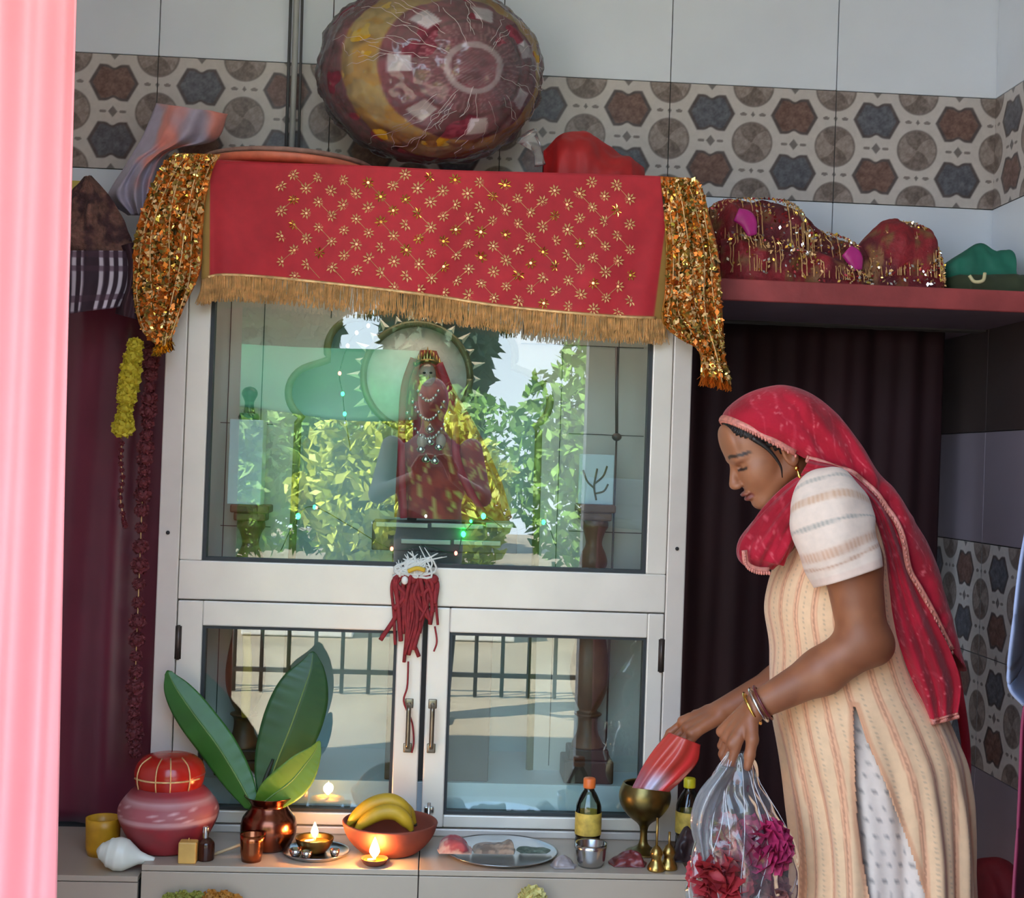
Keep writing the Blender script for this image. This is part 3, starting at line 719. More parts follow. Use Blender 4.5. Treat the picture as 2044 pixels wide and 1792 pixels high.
# pink and lavender bag leaning on the shelf
def pbag(u, v): return None
fnb = polysurf([(312, 205), (285, 270), (250, 330), (215, 395), (255, 430)], [(455, 228), (430, 280), (345, 300), (320, 340), (300, 430)], .22, 50, 60, .07, 3, .02)
v, f = grid(fnb, 50, 60); fnk = polysurf([(312, 205), (285, 270), (250, 330), (215, 395), (255, 430)], [(455, 228), (430, 280), (345, 300), (320, 340), (300, 430)], .33, 50, 60, -.03)
vb, fb = grid(fnk, 50, 60); k = fbm(v, 14, 3); v[:, 1] += k*.012
nb = len(v); rim = [i*60 for i in range(50)]; 
def loopidx(nu, nv): return [i*nv for i in range(nu)]+[(nu-1)*nv+j for j in range(1, nv)]+[i*nv+nv-1 for i in range(nu-2, -1, -1)]+[j for j in range(nv-2, 0, -1)]
lp = loopidx(50, 60); fs = f+[[q+nb for q in z][::-1] for z in fb]+[[lp[i], lp[i-1], lp[i-1]+nb, lp[i]+nb] for i in range(len(lp))]
vall = np.vstack([v, vb]); pk = ss(fbm(vall, 7, 4)+(vall[:, 0]-vall[:, 0].mean())*5+(vall[:, 2]-vall[:, 2].mean())*3, -.1, .5)
tag(mk('cloth_bag', (vall, fs), m_vc, col=mixc((176, 166, 186), (226, 140, 128), pk)), 'pale lavender and pink cloth bag leaning against the patterned wall tiles', 'bag')
# brown and plaid bundle
pl = thing('plaid_bundle', P(190, 640, .02), 'bundle of brown fleece and black and white plaid cloth on the shelf edge', 'bundle')
def solidcloth(L, R, Y, th, colfn, name, parent, mat, bulge=.05, amp=.01, seed=0, nu=70, nv=90):
    fa = polysurf(L, R, Y, nu, nv, bulge, 2.3, .008, None, seed); fb_ = polysurf(L, R, Y+th, nu, nv, -.02)
    a, fc = grid(fa, nu, nv); b, _ = grid(fb_, nu, nv); a[:, 1] += fbm(a, 16, seed)*amp; n = len(a); lp = loopidx(nu, nv)
    fs = fc+[[q+n for q in z][::-1] for z in fc]+[[lp[i], lp[i-1], lp[i-1]+n, lp[i]+n] for i in range(len(lp))]
    V = np.vstack([a, b]); U = np.repeat(np.linspace(0, 1, nu), nv); Vv = np.tile(np.linspace(0, 1, nv), nu)
    return mk(name, (V, fs), mat, parent, col=np.vstack([colfn(U, Vv, a)]*2))
solidcloth([(168, 352), (120, 410), (95, 480), (90, 520)], [(182, 350), (225, 400), (258, 470), (268, 520)], -.02, .2,
           lambda u, v, p: mixc((112, 78, 68), (70, 44, 46), ss(fbm(p, 26, 2, 4), -.2, .3)), 'fleece', pl, M('brown_fleece', None, .95, var=.3, vs=90, bump=.8, bs=120), seed=2, amp=.03)
def plaid(u, v, p):
    st = ss(np.sin(u*2*np.pi*9.5), .1, .35); wide = ss(np.abs(u-.53), .07, .09)
    c = mixc((44, 26, 38), (190, 180, 190), st*wide); hb = ss(np.abs(v-.52), .16, .2)
    return mixc(c, (66, 40, 54), .75*hb*ss(np.sin(v*26), .0, .4)*.8)
solidcloth([(88, 500), (86, 560), (92, 632)], [(262, 500), (262, 560), (240, 612)], -.035, .07, plaid, 'plaid_cloth', pl, M('plaid_cloth', None, .85, var=.1), seed=3, amp=.006)
solidcloth([(240, 490), (246, 540), (230, 626)], [(276, 480), (290, 540), (282, 640)], -.02, .05, lambda u, v, p: np.tile([52., 24, 34], (len(u), 1)), 'dark_lining', pl, M('dark_lining', None, .8), seed=5)
mk('yellow_label', box(*(P(128, 395, .1)[0], P(165, 395, .1)[0]), .1, .104, P(140, 410, .1)[2], P(140, 360, .1)[2]), M('yellow_card', (200, 180, 90), .7), pl, smooth=False)
# ---- tinsel cloths on the right-hand shelf
tin = thing('tinsel_cloth', P(1640, 560, .15), 'heap of red cloth with gold tinsel and magenta ribbons on the red-edged shelf', 'cloth')
def tcol(v):
    n = fbm(v, 30, 6); return mixc(mixc((136, 28, 38), (96, 22, 34), ss(fbm(v, 10, 2), -.2, .3)), (128, 84, 52), ss(n, .12, .4))
m_tin = M('tinsel_red', None, .6, .1, var=.25, vs=60, bump=.4, bs=120)
profs = [[(1415, 415), (1440, 402), (1500, 398), (1560, 402), (1590, 420), (1610, 455), (1660, 470), (1700, 490), (1720, 520), (1740, 545)],
         [(1690, 520), (1725, 480), (1760, 450), (1800, 445), (1840, 458), (1856, 500), (1862, 545)],
         [(1440, 470), (1520, 470), (1600, 500), (1680, 530), (1740, 556)]]
for k, (pr, Y, dp) in enumerate(zip(profs, (.24, .22, .14), (.11, .10, .06))):
    o, fn = heap('x', pr, 560, Y, dp, '', '', m_tin, tcol, seed=20+k, zmin=ZS+.001, part=('tinsel_fold', tin), nz=.02)
    sequins(lambda u, v, fn=fn: fn(u, v*.5), 900 if k < 2 else 350, tin, [m_sequin, m_gold, M('red_foil', (150, 40, 44), .3, .5), m_silver], (.0025, .006), seed=40+k, off=.008, name='tinsel')
    g = np.random.default_rng(60+k); V = []; Fc = []
    for j in range(34):
        u0 = g.uniform(.05, .95); vv_ = np.linspace(.04, .48, 14); q = fn(np.clip(u0+g.normal(0, .02)*np.linspace(0, 1, 14), 0, 1), vv_); q[:, 1] -= .010+.004*g.uniform(-1, 1, 14)
        q = q[np.argsort(vv_)]; t_, f_ = tube(q, .0012, 4); Fc += [[i+sum(map(len, V)) for i in z] for z in f_]; V.append(t_)
    stuff(mk('gold_strands', (np.vstack(V), Fc), m_gold, tin, smooth=False))
for pts in ([(1470, 428), (1492, 440), (1502, 470)], [(1690, 500), (1705, 515), (1712, 540)]):
    mk('magenta_ribbon', tube([P(a, b, .105) for a, b in pts], [.018, .022, .012], 10, 14, .4), M('magenta_ribbon', (186, 40, 130), .35, var=.3), tin)
gm = M('green_cloth', (24, 104, 84), .7, var=.2)
gc, _ = heap('folded_cloth', [(1862, 538), (1900, 520), (1930, 500), (1950, 494), (1975, 510), (2008, 506), (2012, 530)], 545, .21, .07, 'folded green cloth lying on the shelf beside the tinsel heap', 'cloth', gm, seed=31, zmin=ZS+.044, pw=.5)
heap('folded_cloth', [(1870, 558), (1930, 552), (2000, 550), (2060, 556), (2110, 562)], 560, .20, .12, 'dark olive cloth lying flat on the shelf under the green cloth', 'cloth', M('dark_olive_cloth', (52, 62, 40), .8), seed=33, zmin=ZS+.001, pw=.4, nz=.006)
tag(mk('hook', tube([P(1935, 550, .06), P(1945, 562, .055), P(1962, 560, .055), P(1966, 545, .06)], .0045, 8, 20), M('cream_hook', (206, 196, 150), .5)), 'small cream curved hook lying below the green cloth', 'hook')
# ================================================================== INSIDE THE CABINET
# --- idol in a red veil with a flaming halo
YI = .13
ib = P(880, 1098, YI)
idol = thing('deity_idol', (ib[0], YI, zf), 'veiled idol in red and gold cloth with a silver flame halo inside the cabinet', 'idol')
def pz(a, b, Y=YI): return P(a, b, Y)
m_ped = M('dark_pedestal', (72, 70, 76), .4, var=.15); m_bar = M('pale_metal_bar', (176, 180, 176), .3, .6)
x0, x1 = pz(745, 1060)[0], pz(1030, 1060)[0]
pd = mk('pedestal', join(box(x0, x1, .065, .205, pz(880, 1098)[2], pz(880, 1042)[2], .003), box(x0+.05, x1-.05, .07, .20, zf, pz(880, 1097)[2], .003)), m_ped, idol, smooth=False)
for a, b, yy in ((750, 855, 1046), (860, 965, 1048), (970, 1025, 1048), (800, 900, 1080), (905, 1000, 1082)):
    p, q = pz(a, yy, .06), pz(b, yy+2, .06); mk('metal_bar', box(p[0], q[0], .056, .066, p[2]-.006, p[2]+.006, .002), m_bar, pd, smooth=False)
zb_ = pz(880, 1042)[2]
# robe: loft of ellipses between traced edges
ed = [(700, 838, 872), (740, 822, 888), (790, 808, 915), (840, 798, 945), (900, 793, 975), (960, 791, 1000), (1035, 789, 1020)]
def robe(u, v):
    y = np.interp(v, np.linspace(0, 1, 7), [e[0] for e in ed]); l = np.interp(v, np.linspace(0, 1, 7), [e[1] for e in ed]); r = np.interp(v, np.linspace(0, 1, 7), [e[2] for e in ed])
    a = u*2*np.pi; s = MPP(YI); rad = (r-l)/2*s; k = 1+.04*np.sin(a*11+v*2)*v
    c = np.array([P(m, n, YI+.01) for m, n in zip((l+r)/2, y)])
    return c+np.stack([np.cos(a)*rad*k, np.sin(a)*np.minimum(rad, .055)*k, 0*a], 1)
v, f = grid(robe, 90, 70, True); v[:, 2] = np.maximum(v[:, 2], zb_)
c = mixc((150, 34, 36), (176, 52, 40), ss(fbm(v, 40, 2), -.2, .3)); c = mixc(c, (206, 166, 92), ss(vnoise(v*np.array([1, 1, .5]), 150, 3), .35, .6))
mk('robe', (v, f), m_vc, idol, col=c)
m_crim = M('crimson_ribbon', (178, 34, 56), .5, var=.12)
mk('ribbon', tube([P(a, b, YI-.055) for a, b in ((826, 715), (808, 770), (802, 850), (802, 940), (806, 1034))], .009, 10, 40, .5), m_crim, idol)
mk('ribbon', tube([P(a, b, YI-.06) for a, b in ((876, 725), (896, 780), (908, 850), (912, 915), (935, 975), (968, 1034))], .010, 10, 40, .5), m_crim, idol)
hd = mk('head', join(ellip(P(853, 748, YI-.055), (.021, .02, .028), 24, 18), ellip(P(853, 752, YI-.077), (.004, .006, .006), 10, 8), tube([P(846, 763, YI-.073), P(860, 763, YI-.073)], .002, 6)), M('silvered_face', (188, 164, 150), .4, .2), idol)
mk('eyes', join(ellip(P(847, 744, YI-.074), (.004, .002, .0025), 10, 8), ellip(P(860, 744, YI-.074), (.004, .002, .0025), 10, 8)), m_iron, hd)
V = []
for k in range(9):
    t = (k-4)/4; V.append(lathe([(.006, 0), (.007, .008), (.003, .022-.012*abs(t)), (.0006, .036-.016*abs(t))], P(853+t*24, 722+abs(t)*8, YI-.055), 8))
mk('crown', join(*V, tube([P(829, 728, YI-.05), P(840, 722, YI-.07), P(853, 720, YI-.078), P(866, 722, YI-.07), P(877, 728, YI-.05)], .005, 8, 20)), m_brass, idol)
# hands, necklace and ornaments
orn = []
g = np.random.default_rng(3)
for ring, n in ((0, 9), (1, 13), (2, 17)):
    for k in range(n):
        t = (k/(n-1)-.5)*2; a = 855+t*(20+ring*11); b = 780+ring*22+(1-t*t)*(20+ring*16)
        orn.append(ellip(P(a, b, YI-.072-.004*ring), (.0045, .004, .0045), 8, 6))
mk('necklaces', join(*orn), m_silver, idol)
mk('breast_ornament', join(*[lathe([(.002, 0), (.010, .004), (.012, .010), (.004, .020), (.001, .026)], P(a, b, YI-.075), 10) for a, b in ((840, 905), (858, 890), (876, 900), (850, 925), (868, 928), (858, 865))]), m_silver, idol)
mk('hand', ellip(P(842, 880, YI-.075), (.012, .010, .018), 14, 10), M('silvered_hand', (188, 164, 150), .4, .2), idol)
mk('hand', ellip(P(880, 880, YI-.075), (.012, .010, .018), 14, 10), M('silvered_hand', (188, 164, 150), .4, .2), idol)
# halo: disc, ring, flame points
hc = P(832, 752, YI+.045); s = MPP(YI+.045)
ha = mk('halo', join(tube([hc+np.array([math.cos(t)*106*s, 0, math.sin(t)*106*s]) for t in np.linspace(0, 2*np.pi, 60)], .0085, 8)), M('olive_silver_ring', (120, 120, 88), .4, .3), idol)
n = 48
dv, df = lathe([(100*s, -.003), (100*s, .003), (.001, .006)], (0, 0, 0), n); dv = np.stack([dv[:, 0], -dv[:, 2], dv[:, 1]], 1)+hc+np.array([0, .004, 0])
mk('halo_disc', (dv, df), M('silver_disc', (240, 238, 230), .4, .0, var=.1, vs=30), ha)
fl = []
for k in range(26):
    t = k*2*np.pi/26; d = np.array([math.cos(t), 0, math.sin(t)]); q = np.array([-math.sin(t), 0, math.cos(t)]); r0 = 112*s; r1 = (140 if k % 2 else 128)*s
    fl.append((np.array([hc+d*r0-q*.010, hc+d*r0+q*.010, hc+d*r1, hc+d*(r0+.006)-np.array([0, .006, 0]), hc+d*(r0+.006)+np.array([0, .004, 0])]), [[0, 3, 2], [3, 1, 2], [1, 4, 2], [4, 0, 2], [0, 4, 1, 3]]))
mk('flames', join(*fl), M('flame_silver', (244, 240, 224), .4, .0), ha, smooth=False)
mk('stand', box(hc[0]-.012, hc[0]+.012, hc[1]+.01, hc[1]+.02, zb_, hc[2], .002), m_ped, idol, smooth=False)
tl = thing('added_tube_lamp', (-.02, .10, ZTOP-.06), 'added unseen tube lamp under the cabinet top brightening the niche', 'lamp')  # unseen fill lamp behind the scarf, added to brighten the niche
mk('tube', tube([(-.42, .10, ZTOP-.045), (.38, .10, ZTOP-.045)], .011, 12), M('added_lamp_glow', (255, 226, 214), .5, var=0, emis=7), tl)
for x in (-.43, .39): mk('end_cap', box(x-.012, x+.012, .085, .115, ZTOP-.062, ZTOP-.002, .002), m_white, tl, smooth=False)
# --- small black figure on a block on the left pillar
cpx = P(497, 830, .125)
zt0 = ztl
bf = thing('black_figurine', (cpx[0], .125, zt0), 'small black figurine on a pale block above the wooden pillar', 'figurine')
zl_ = P(497, 838, .125)[2]
mk('block', box(cpx[0]-.040, cpx[0]+.040, .09, .16, zt0, zl_, .002), m_tile, bf, smooth=False)
zz = lambda y: P(497, y, .125)[2]
mk('figure', lathe(cr([(.020, zl_), (.019, zz(830)), (.013, zz(820)), (.011, zz(805)), (.014, zz(797)), (.019, zz(788)), (.018, zz(780)), (.012, zz(774)), (.001, zz(771))], 40), (cpx[0], .125, 0), 24), M('black_stone', (30, 34, 36), .35), bf)
mk('green_base', lathe([(.024, zl_), (.026, zl_+.006), (.022, zl_+.016)], (cpx[0], .125, 0), 24), M('green_base', (24, 96, 76), .4), bf)
# --- small painted tile on the right pillar
q0, q1 = P(1153, 1002, .125), P(1226, 908, .125)
pt = thing('painted_tile', ((q0[0]+q1[0])/2, .125, ztl), 'small white tile with a painted plant standing on the wooden pillar', 'tile')
z0_ = P(1178, 1006, .125)[2]
mk('tile_body', box(q0[0], q1[0], .115, .127, z0_, q1[2], .002), m_tile, pt, smooth=False)
def sprig(pts): return tube([np.array([*(P(a, b, .112)[[0]]), .1125, P(a, b, .112)[2]]) for a, b in pts], .0022, 6, 16, .4)
mk('painted_plant', join(sprig([(1190, 998), (1186, 970), (1192, 935)]), sprig([(1187, 975), (1172, 960), (1164, 938)]), sprig([(1187, 965), (1204, 950), (1212, 930)]), sprig([(1188, 985), (1205, 980), (1214, 966)])), M('olive_paint', (112, 104, 70), .6), pt)
tag(mk('metal_rod', join(tube([P(1231, 692, .10), P(1231, 872, .10)], .004, 8), ellip(P(1231, 872, .10), (.012, .012, .010), 14, 10), tube([P(1231, 872, .10), (P(1231, 872, .10)[0], .10, zf)], .002, 6)), M('rod_metal', (104, 100, 98), .4, .7)), 'thin grey metal rod standing beside the painted tile inside the cabinet', 'rod')
# --- yellow ribbon on the left pillar
tag(mk('yellow_ribbon', tube([P(a, b, .072) for a, b in ((492, 1262), (494, 1330), (490, 1400), (490, 1432))], [.010, .011, .012, .009], 8, 30, .35), M('yellow_cloth', (206, 158, 52), .7)), 'yellow cloth ribbon hanging on the wooden pillar inside the cabinet', 'ribbon')
# --- string of small lights
ls = thing('led_string', P(700, 1090, .07), 'string of tiny green and red lights round the idol inside the cabinet', 'lights')
pts = [(560, 1100), (595, 1030), (628, 1012), (700, 1050), (782, 1095), (850, 1090), (910, 1104), (925, 1066), (965, 1030), (1020, 1060), (1085, 1042), (1110, 1090)]
mk('wire', tube([P(a, b, .052) for a, b in pts], .0012, 5, 120), M('green_wire', (30, 70, 50), .5), ls)
pts2 = [(735, 650), (712, 664), (694, 690), (678, 745), (684, 786), (688, 826), (700, 900)]
mk('wire', tube([P(a, b, .10) for a, b in pts2], .0012, 5, 60), M('green_wire', (30, 70, 50), .5), ls)
m_lg = M('green_led', (20, 255, 90), .4, var=0, emis=22); m_lr = M('red_led', (255, 120, 110), .4, var=0, emis=3); m_lw = M('white_led', (255, 235, 235), .4, var=0, emis=3)
for a, b, Y, k, r in ((595, 1030, .052, 0, .0055), (628, 1012, .052, 0, .004), (965, 1030, .052, 0, .0055), (925, 1066, .052, 0, .0055), (1085, 1042, .052, 0, .0045), (684, 786, .10, 0, .004), (688, 826, .10, 0, .004), (580, 1050, .052, 0, .0025), (940, 1040, .052, 0, .003),
                   (678, 745, .10, 1, .004), (782, 1095, .052, 1, .004), (910, 1104, .052, 1, .004), (632, 1013, .052, 1, .003), (694, 690, .10, 2, .004), (712, 664, .10, 2, .004), (735, 650, .10, 2, .004), (850, 1030, .052, 2, .003)):
    mk('bulb', ellip(P(a, b, Y), (r, r, r*1.3), 10, 8), (m_lg, m_lr, m_lw)[k], ls)
# ================================================================== GARLANDS AND THREADS ON THE CABINET
def blossom(c, r, n=36, seed=0):
    g = np.random.default_rng(seed); V = []; Fc = []
    for k in range(n):
        z = 1-2*(k+.5)/n; a = k*2.39996; d = np.array([math.cos(a)*math.sqrt(1-z*z), math.sin(a)*math.sqrt(1-z*z), z])
        s = np.cross(d, g.normal(size=3)); s /= np.linalg.norm(s); t = np.cross(d, s); b = len(V)
        V += [c+d*r*.45, c+d*r*.85+s*r*.34, c+d*r*1.05, c+d*r*.85-s*r*.34, c+d*r*.8+t*r*.2]; Fc += [[b, b+1, b+2, b+4], [b, b+4, b+2, b+3]]
    v, f = ellip(c, (r*.72,)*3, 10, 8); return join((np.array(V), Fc), (v, f))
def garland(name, pts, rads, Y, mat, label, seed, string=None):
    r = thing(name, P(*pts[-1], Y), label, 'garland')
    mk('string', tube([P(a, b, Y) for a, b in pts], .0015, 5), m_gold, r)
    for k, ((a, b), rr) in enumerate(zip(pts, rads)): mk('blossom', blossom(P(a, b, Y), rr*MPP(Y), 36, seed+k), mat, r, smooth=False)
    return r
q = cr(np.array([(270, 690), (262, 735), (256, 775), (250, 815), (246, 852)], float), 9)
garland('marigold_garland', [tuple(p) for p in q], [18, 21, 23, 23, 23, 21, 17, 19, 24], -.03, M('yellow_marigold', (196, 176, 42), .7, var=.2, vs=60), 'short yellow marigold garland hanging from the gold sequin cloth', 100)
q = cr(np.array([(302, 700), (298, 800), (290, 900), (284, 1000), (278, 1150), (272, 1300), (268, 1420), (270, 1500)], float), 30)
garland('petal_garland', [tuple(p) for p in q], [16+3*math.sin(k*1.7) for k in range(30)], .02, M('dried_red_petal', (112, 44, 48), .7, var=.35, vs=40), 'long dark red petal garland hanging beside the cabinet post', 200)
garland('bead_string', [tuple(p) for p in cr(np.array([(243, 885), (241, 920), (245, 955), (240, 990), (246, 1030), (250, 1050)], float), 14)], [6]*14, -.03, M('maroon_bead', (104, 30, 38), .4, var=.3), 'thin string of maroon beads hanging below the marigold garland', 300)
th = thing('sacred_threads', P(830, 1330, -.02), 'tangle of red threads with a white cotton tuft tied on the cabinet rail', 'threads')
m_thr = M('red_thread', (136, 34, 38), .8, var=.25, vs=80)
g = np.random.default_rng(8)
def strand(pts, r=.0035): return tube([P(a, b, -.012-abs(g.normal(0, .006))) for a, b in pts], r, 6, 24)
S = []
for k in range(34):
    x = g.uniform(780, 880); yb = 1180+g.uniform(0, 90) if x > 835 else 1200+g.uniform(0, 100)
    if k < 5: x = 818+g.uniform(-8, 8); yb = 1290+g.uniform(0, 40)
    S.append(strand([(x*.4+828*.6, 1140), (x, 1155+g.uniform(0, 12)), (x+g.normal(0, 7), (1160+yb)/2), (x+g.normal(0, 9), yb)], g.uniform(.003, .006)))
mk('strands', join(*S), m_thr, th)
mk('knot', join(*[ellip(P(808+k*14, 1150+6*math.sin(k*2), -.018), (.014, .010, .012), 12, 8) for k in range(5)]), m_thr, th)
mk('long_strand', join(strand([(815, 1320), (813, 1370), (806, 1400), (822, 1440), (826, 1480), (822, 1502)], .0022), strand([(868, 1250), (872, 1280), (866, 1300)], .0022)), m_thr, th)
mk('cotton_tuft', join(*[tube([P(820+g.normal(0, 14), 1150, -.022), P(822+g.normal(0, 22), 1132+g.normal(0, 8), -.028), P(826+g.normal(0, 34), 1112+g.normal(0, 8), -.026)], [.004, .003, .001], 5, 8) for k in range(40)]), M('cotton', (208, 208, 200), .9), th)
mk('white_bead', ellip(P(808, 1158, -.034), (.008, .007, .010), 12, 10), m_white, th)
mk('yellow_tie', tube([P(815, 1140, -.034), P(832, 1134, -.038), P(848, 1138, -.034)], .005, 8, 14), M('yellow_tie', (206, 170, 50), .7), th)
# ================================================================== THINGS ON THE ALTAR
def base(px, py, Y): return P(px, py, Y)
def S_(Y): return MPP(Y)
def lat(pts_px, cxpx, Y, z0=None, n=44, ns=60, raw=False):
    """profile given as (radius px, y px) for an object standing at plane Y; snapped to z0"""
    s = MPP(Y); zz = np.array([P(cxpx, b, Y)[2] for a, b in pts_px]); 
    if z0 is not None: zz += z0-zz.min()
    pr = np.c_[[max(a, .02)*s for a, b in pts_px], zz]
    if not raw: pr = cr(pr, ns); pr[:, 0] = np.maximum(pr[:, 0], 1e-4)
    return lathe(pr, (P(cxpx, pts_px[0][1], Y)[0], Y, 0), n)
# red clay pot with a red glass-like domed lid
Y = -.135; pot = thing('clay_pot', (P(333, 1715, Y)[0], Y, ZP), 'red painted clay pot with white marks and a glossy red cover on the altar', 'pot')
v, f = lat([(2, 1716), (52, 1716), (70, 1700), (88, 1670), (97, 1645), (94, 1625), (75, 1600), (62, 1588), (66, 1575), (68, 1562), (60, 1564), (56, 1590)], 333, Y, ZP)
X = P(333, 1700, Y)[0]; th_ = np.arctan2(v[:, 1]-Y, v[:, 0]-X); zt_ = (v[:, 2]-ZP)/MPP(Y)
c = mixc((156, 44, 52), (140, 52, 56), ss(fbm(v, 20, 3), -.3, .3)); c = mixc(c, (176, 120, 122), ss(zt_, 62, 70)*(1-ss(zt_, 110, 118))*.55)
c = mixc(c, (196, 150, 150), ss(zt_, 62, 65)*(1-ss(zt_, 71, 75))*.9); c = mixc(c, (206, 160, 160), (1-ss(np.abs(np.sin(th_*6+zt_*.12)), .1, .22))*ss(zt_, 70, 74)*(1-ss(zt_, 96, 100)))
c = mixc(c, (190, 150, 150), ss(zt_, 98, 101)*(1-ss(zt_, 105, 108))*.8)
mk('pot_body', (v, f), M('red_clay', None, .6, var=.08), pot, col=c)
lid = mk('cover', lat([(64, 1566), (68, 1552), (68, 1535), (60, 1518), (40, 1506), (2, 1502)], 338, Y), M('red_foil_cover', (170, 34, 24), .2, var=.1), pot)
lx = P(338, 1540, Y)[0]; rr = 69*MPP(Y)
mk('gold_lines', join(tube([(lx+rr*math.cos(a), Y+rr*math.sin(a), P(338, 1546, Y)[2]) for a in np.linspace(-2.6, -.4, 24)], .0022, 6),
     *[tube([(lx+rr*k*math.cos(a), Y+rr*k*math.sin(a), P(338, y, Y)[2]) for k, y in ((.97, 1566), (1.015, 1552), (1.015, 1535), (.9, 1517), (.6, 1505))], .0016, 6, 14) for a in (-2.4, -1.75, -1.35, -.8)]), m_gold, lid)
# yellow tumbler
Y = -.10; tag(mk('tumbler', lat([(28, 1705), (32, 1690), (33, 1650), (34, 1632), (31, 1632), (29, 1650), (26, 1694), (2, 1696)], 204, Y, ZL, raw=True), M('yellow_plastic', (206, 150, 30), .4, var=.25, vs=20)), 'yellow plastic tumbler behind the white conch', 'tumbler')
# conch shell
Y = -.222; cc = P(245, 1690, Y); s = MPP(Y)
tt_ = np.linspace(0, 1, 40); xs_ = (-50+112*tt_)*s; rad = np.interp(tt_, [0, .06, .14, .22, .36, .5, .62, .74, .86, 1], [3, 14, 22, 27, 33, 31, 22, 13, 9, 6])*s
rad = rad*(1+.05*np.sign(np.sin(tt_*34))*(tt_ < .25))
cv = tube([np.array([cc[0]+a, Y, ZL+max(.026-.010*t, .010)+.004+ (0.010*(1-t))]) for a, t in zip(xs_, tt_)], rad, 28, None, .95)
cv[0][:, 2] -= cv[0][:, 2].min()-ZL
conch = mk('conch_shell', cv, M('white_shell', (222, 222, 208), .35, var=.06)); tag(conch, 'white conch shell lying on the lower tiled ledge', 'shell')
# candle box
Y = -.235; p = P(375, 1716, Y)
tag(mk('candle_stub', join(box(p[0]-.019, p[0]+.019, Y-.015, Y+.015, ZP, ZP+.046, .003), tube([(p[0], Y, ZP+.044), (p[0]+.001, Y, ZP+.052)], .0012, 6)), M('yellow_wax', (206, 160, 84), .4, var=.2), smooth=False), 'square yellow wax candle stub in front of the red clay pot', 'candle')
Y = -.215; vi = thing('glass_vial', (P(413, 1710, Y)[0], Y, ZP), 'small dark brown glass vial beside the wax candle stub', 'vial')
mk('vial_body', lat([(2, 1714), (15, 1714), (17, 1705), (17, 1682), (12, 1674), (7, 1670)], 410, Y, ZP), M('brown_glass', (58, 28, 20), .12), vi)
mk('stopper', lat([(6, 1672), (7, 1660), (6, 1650), (2, 1649)], 410, Y), m_steel, vi)
tag(mk('incense_stick', tube([(P(426, 1700, -.18)[0], -.19, ZP+.004), (P(475, 1700, -.18)[0], -.17, ZP+.020), (P(490, 1700, -.18)[0], -.16, ZP+.026)], .0035, 6), M('pale_stick', (186, 160, 124), .7)), 'pale rolled stick lying between the vial and the copper pot', 'stick')
# copper water pot with three leaves
Y = -.12; kal = thing('copper_pot', (P(532, 1690, Y)[0], Y, ZP), 'round copper pot holding three broad green leaves on the altar', 'pot')
mk('pot_body', lat([(2, 1706), (34, 1706), (48, 1690), (55, 1668), (52, 1645), (40, 1628), (36, 1618), (44, 1606), (50, 1600), (44, 1602), (32, 1620)], 534, Y, ZP), M('dark_copper', (126, 74, 56), .22, 1.0, var=.25, vs=20), kal)
ztop = ZP+(1706-1612)*MPP(Y)
m_leafg = M('broad_leaf', (48, 98, 34), .42, var=.15, vs=14); m_leafy = M('light_leaf', (86, 122, 34), .42, var=.15, vs=14)
def leaf(mid, wid, Y0, Y1, mat, cup=.25, tw=0):
    m = cr(np.array(mid, float), 40); wv = np.interp(np.linspace(0, 1, 40), np.linspace(0, 1, len(wid)), wid); wv = np.convolve(np.pad(wv, 3, 'edge'), np.ones(7)/7, 'valid')
    wv[-1] = 1; wv[0] = max(3, wv[0]*.5); d = np.gradient(m, axis=0); d /= np.linalg.norm(d, axis=1)[:, None]; nrm = np.stack([-d[:, 1], d[:, 0]], 1)
    def fn(u, v):
        i = np.clip(np.round(v*39).astype(int), 0, 39); t = (u-.5)*2
        px = m[i]+nrm[i]*(wv[i]*t)[:, None]; y = Y0+(Y1-Y0)*v+cup*np.abs(t)*wv[i]*MPP(Y0)+tw*t*wv[i]*MPP(Y0)+.0015*np.sin(v*90)*np.abs(t)
        dd = _F+np.outer((px[:, 0]-1022)/FPX, _R)-np.outer((px[:, 1]-896)/FPX, _U)
        return CAM+dd*((y-CAM[1])/dd[:, 1])[:, None]
    lf = mk('leaf', grid(fn, 17, 40), mat, kal, solid=.0016)
    mk('midrib', tube(fn(np.full(30, .5), np.linspace(0, .97, 30))-np.array([0, .001, 0]), np.linspace(.0022, .0006, 30), 6), M('leaf_rib', (104, 134, 70), .5), lf)
leaf([(505, 1612), (478, 1560), (435, 1490), (390, 1430), (352, 1375), (334, 1338)], [12, 28, 37, 38, 36, 24, 3], -.125, -.07, m_leafg, .3)
leaf([(528, 1612), (545, 1540), (580, 1450), (605, 1380), (620, 1335), (625, 1300)], [10, 34, 58, 60, 48, 26, 3], -.11, -.06, M('dark_leaf', (34, 74, 34), .42, var=.15, vs=14), .2, .1)
leaf([(512, 1614), (540, 1590), (580, 1560), (610, 1525), (628, 1500), (638, 1478)], [8, 30, 38, 36, 24, 12, 2], -.14, -.15, m_leafy, -.2, .15)
mk('stem', tube([P(515, 1620, -.12), P(528, 1560, -.115), P(545, 1515, -.10)], [.006, .005, .003], 8, 12), M('leaf_stem', (40, 44, 26), .6), kal)
# copper tumbler
Y = -.215; tag(mk('copper_cup', lat([(2, 1708), (19, 1708), (22, 1690), (23, 1668), (24, 1654), (21, 1656), (19, 1690), (2, 1700)], 502, Y, ZP, raw=True), m_copper), 'small copper cup in front of the round copper pot', 'cup')
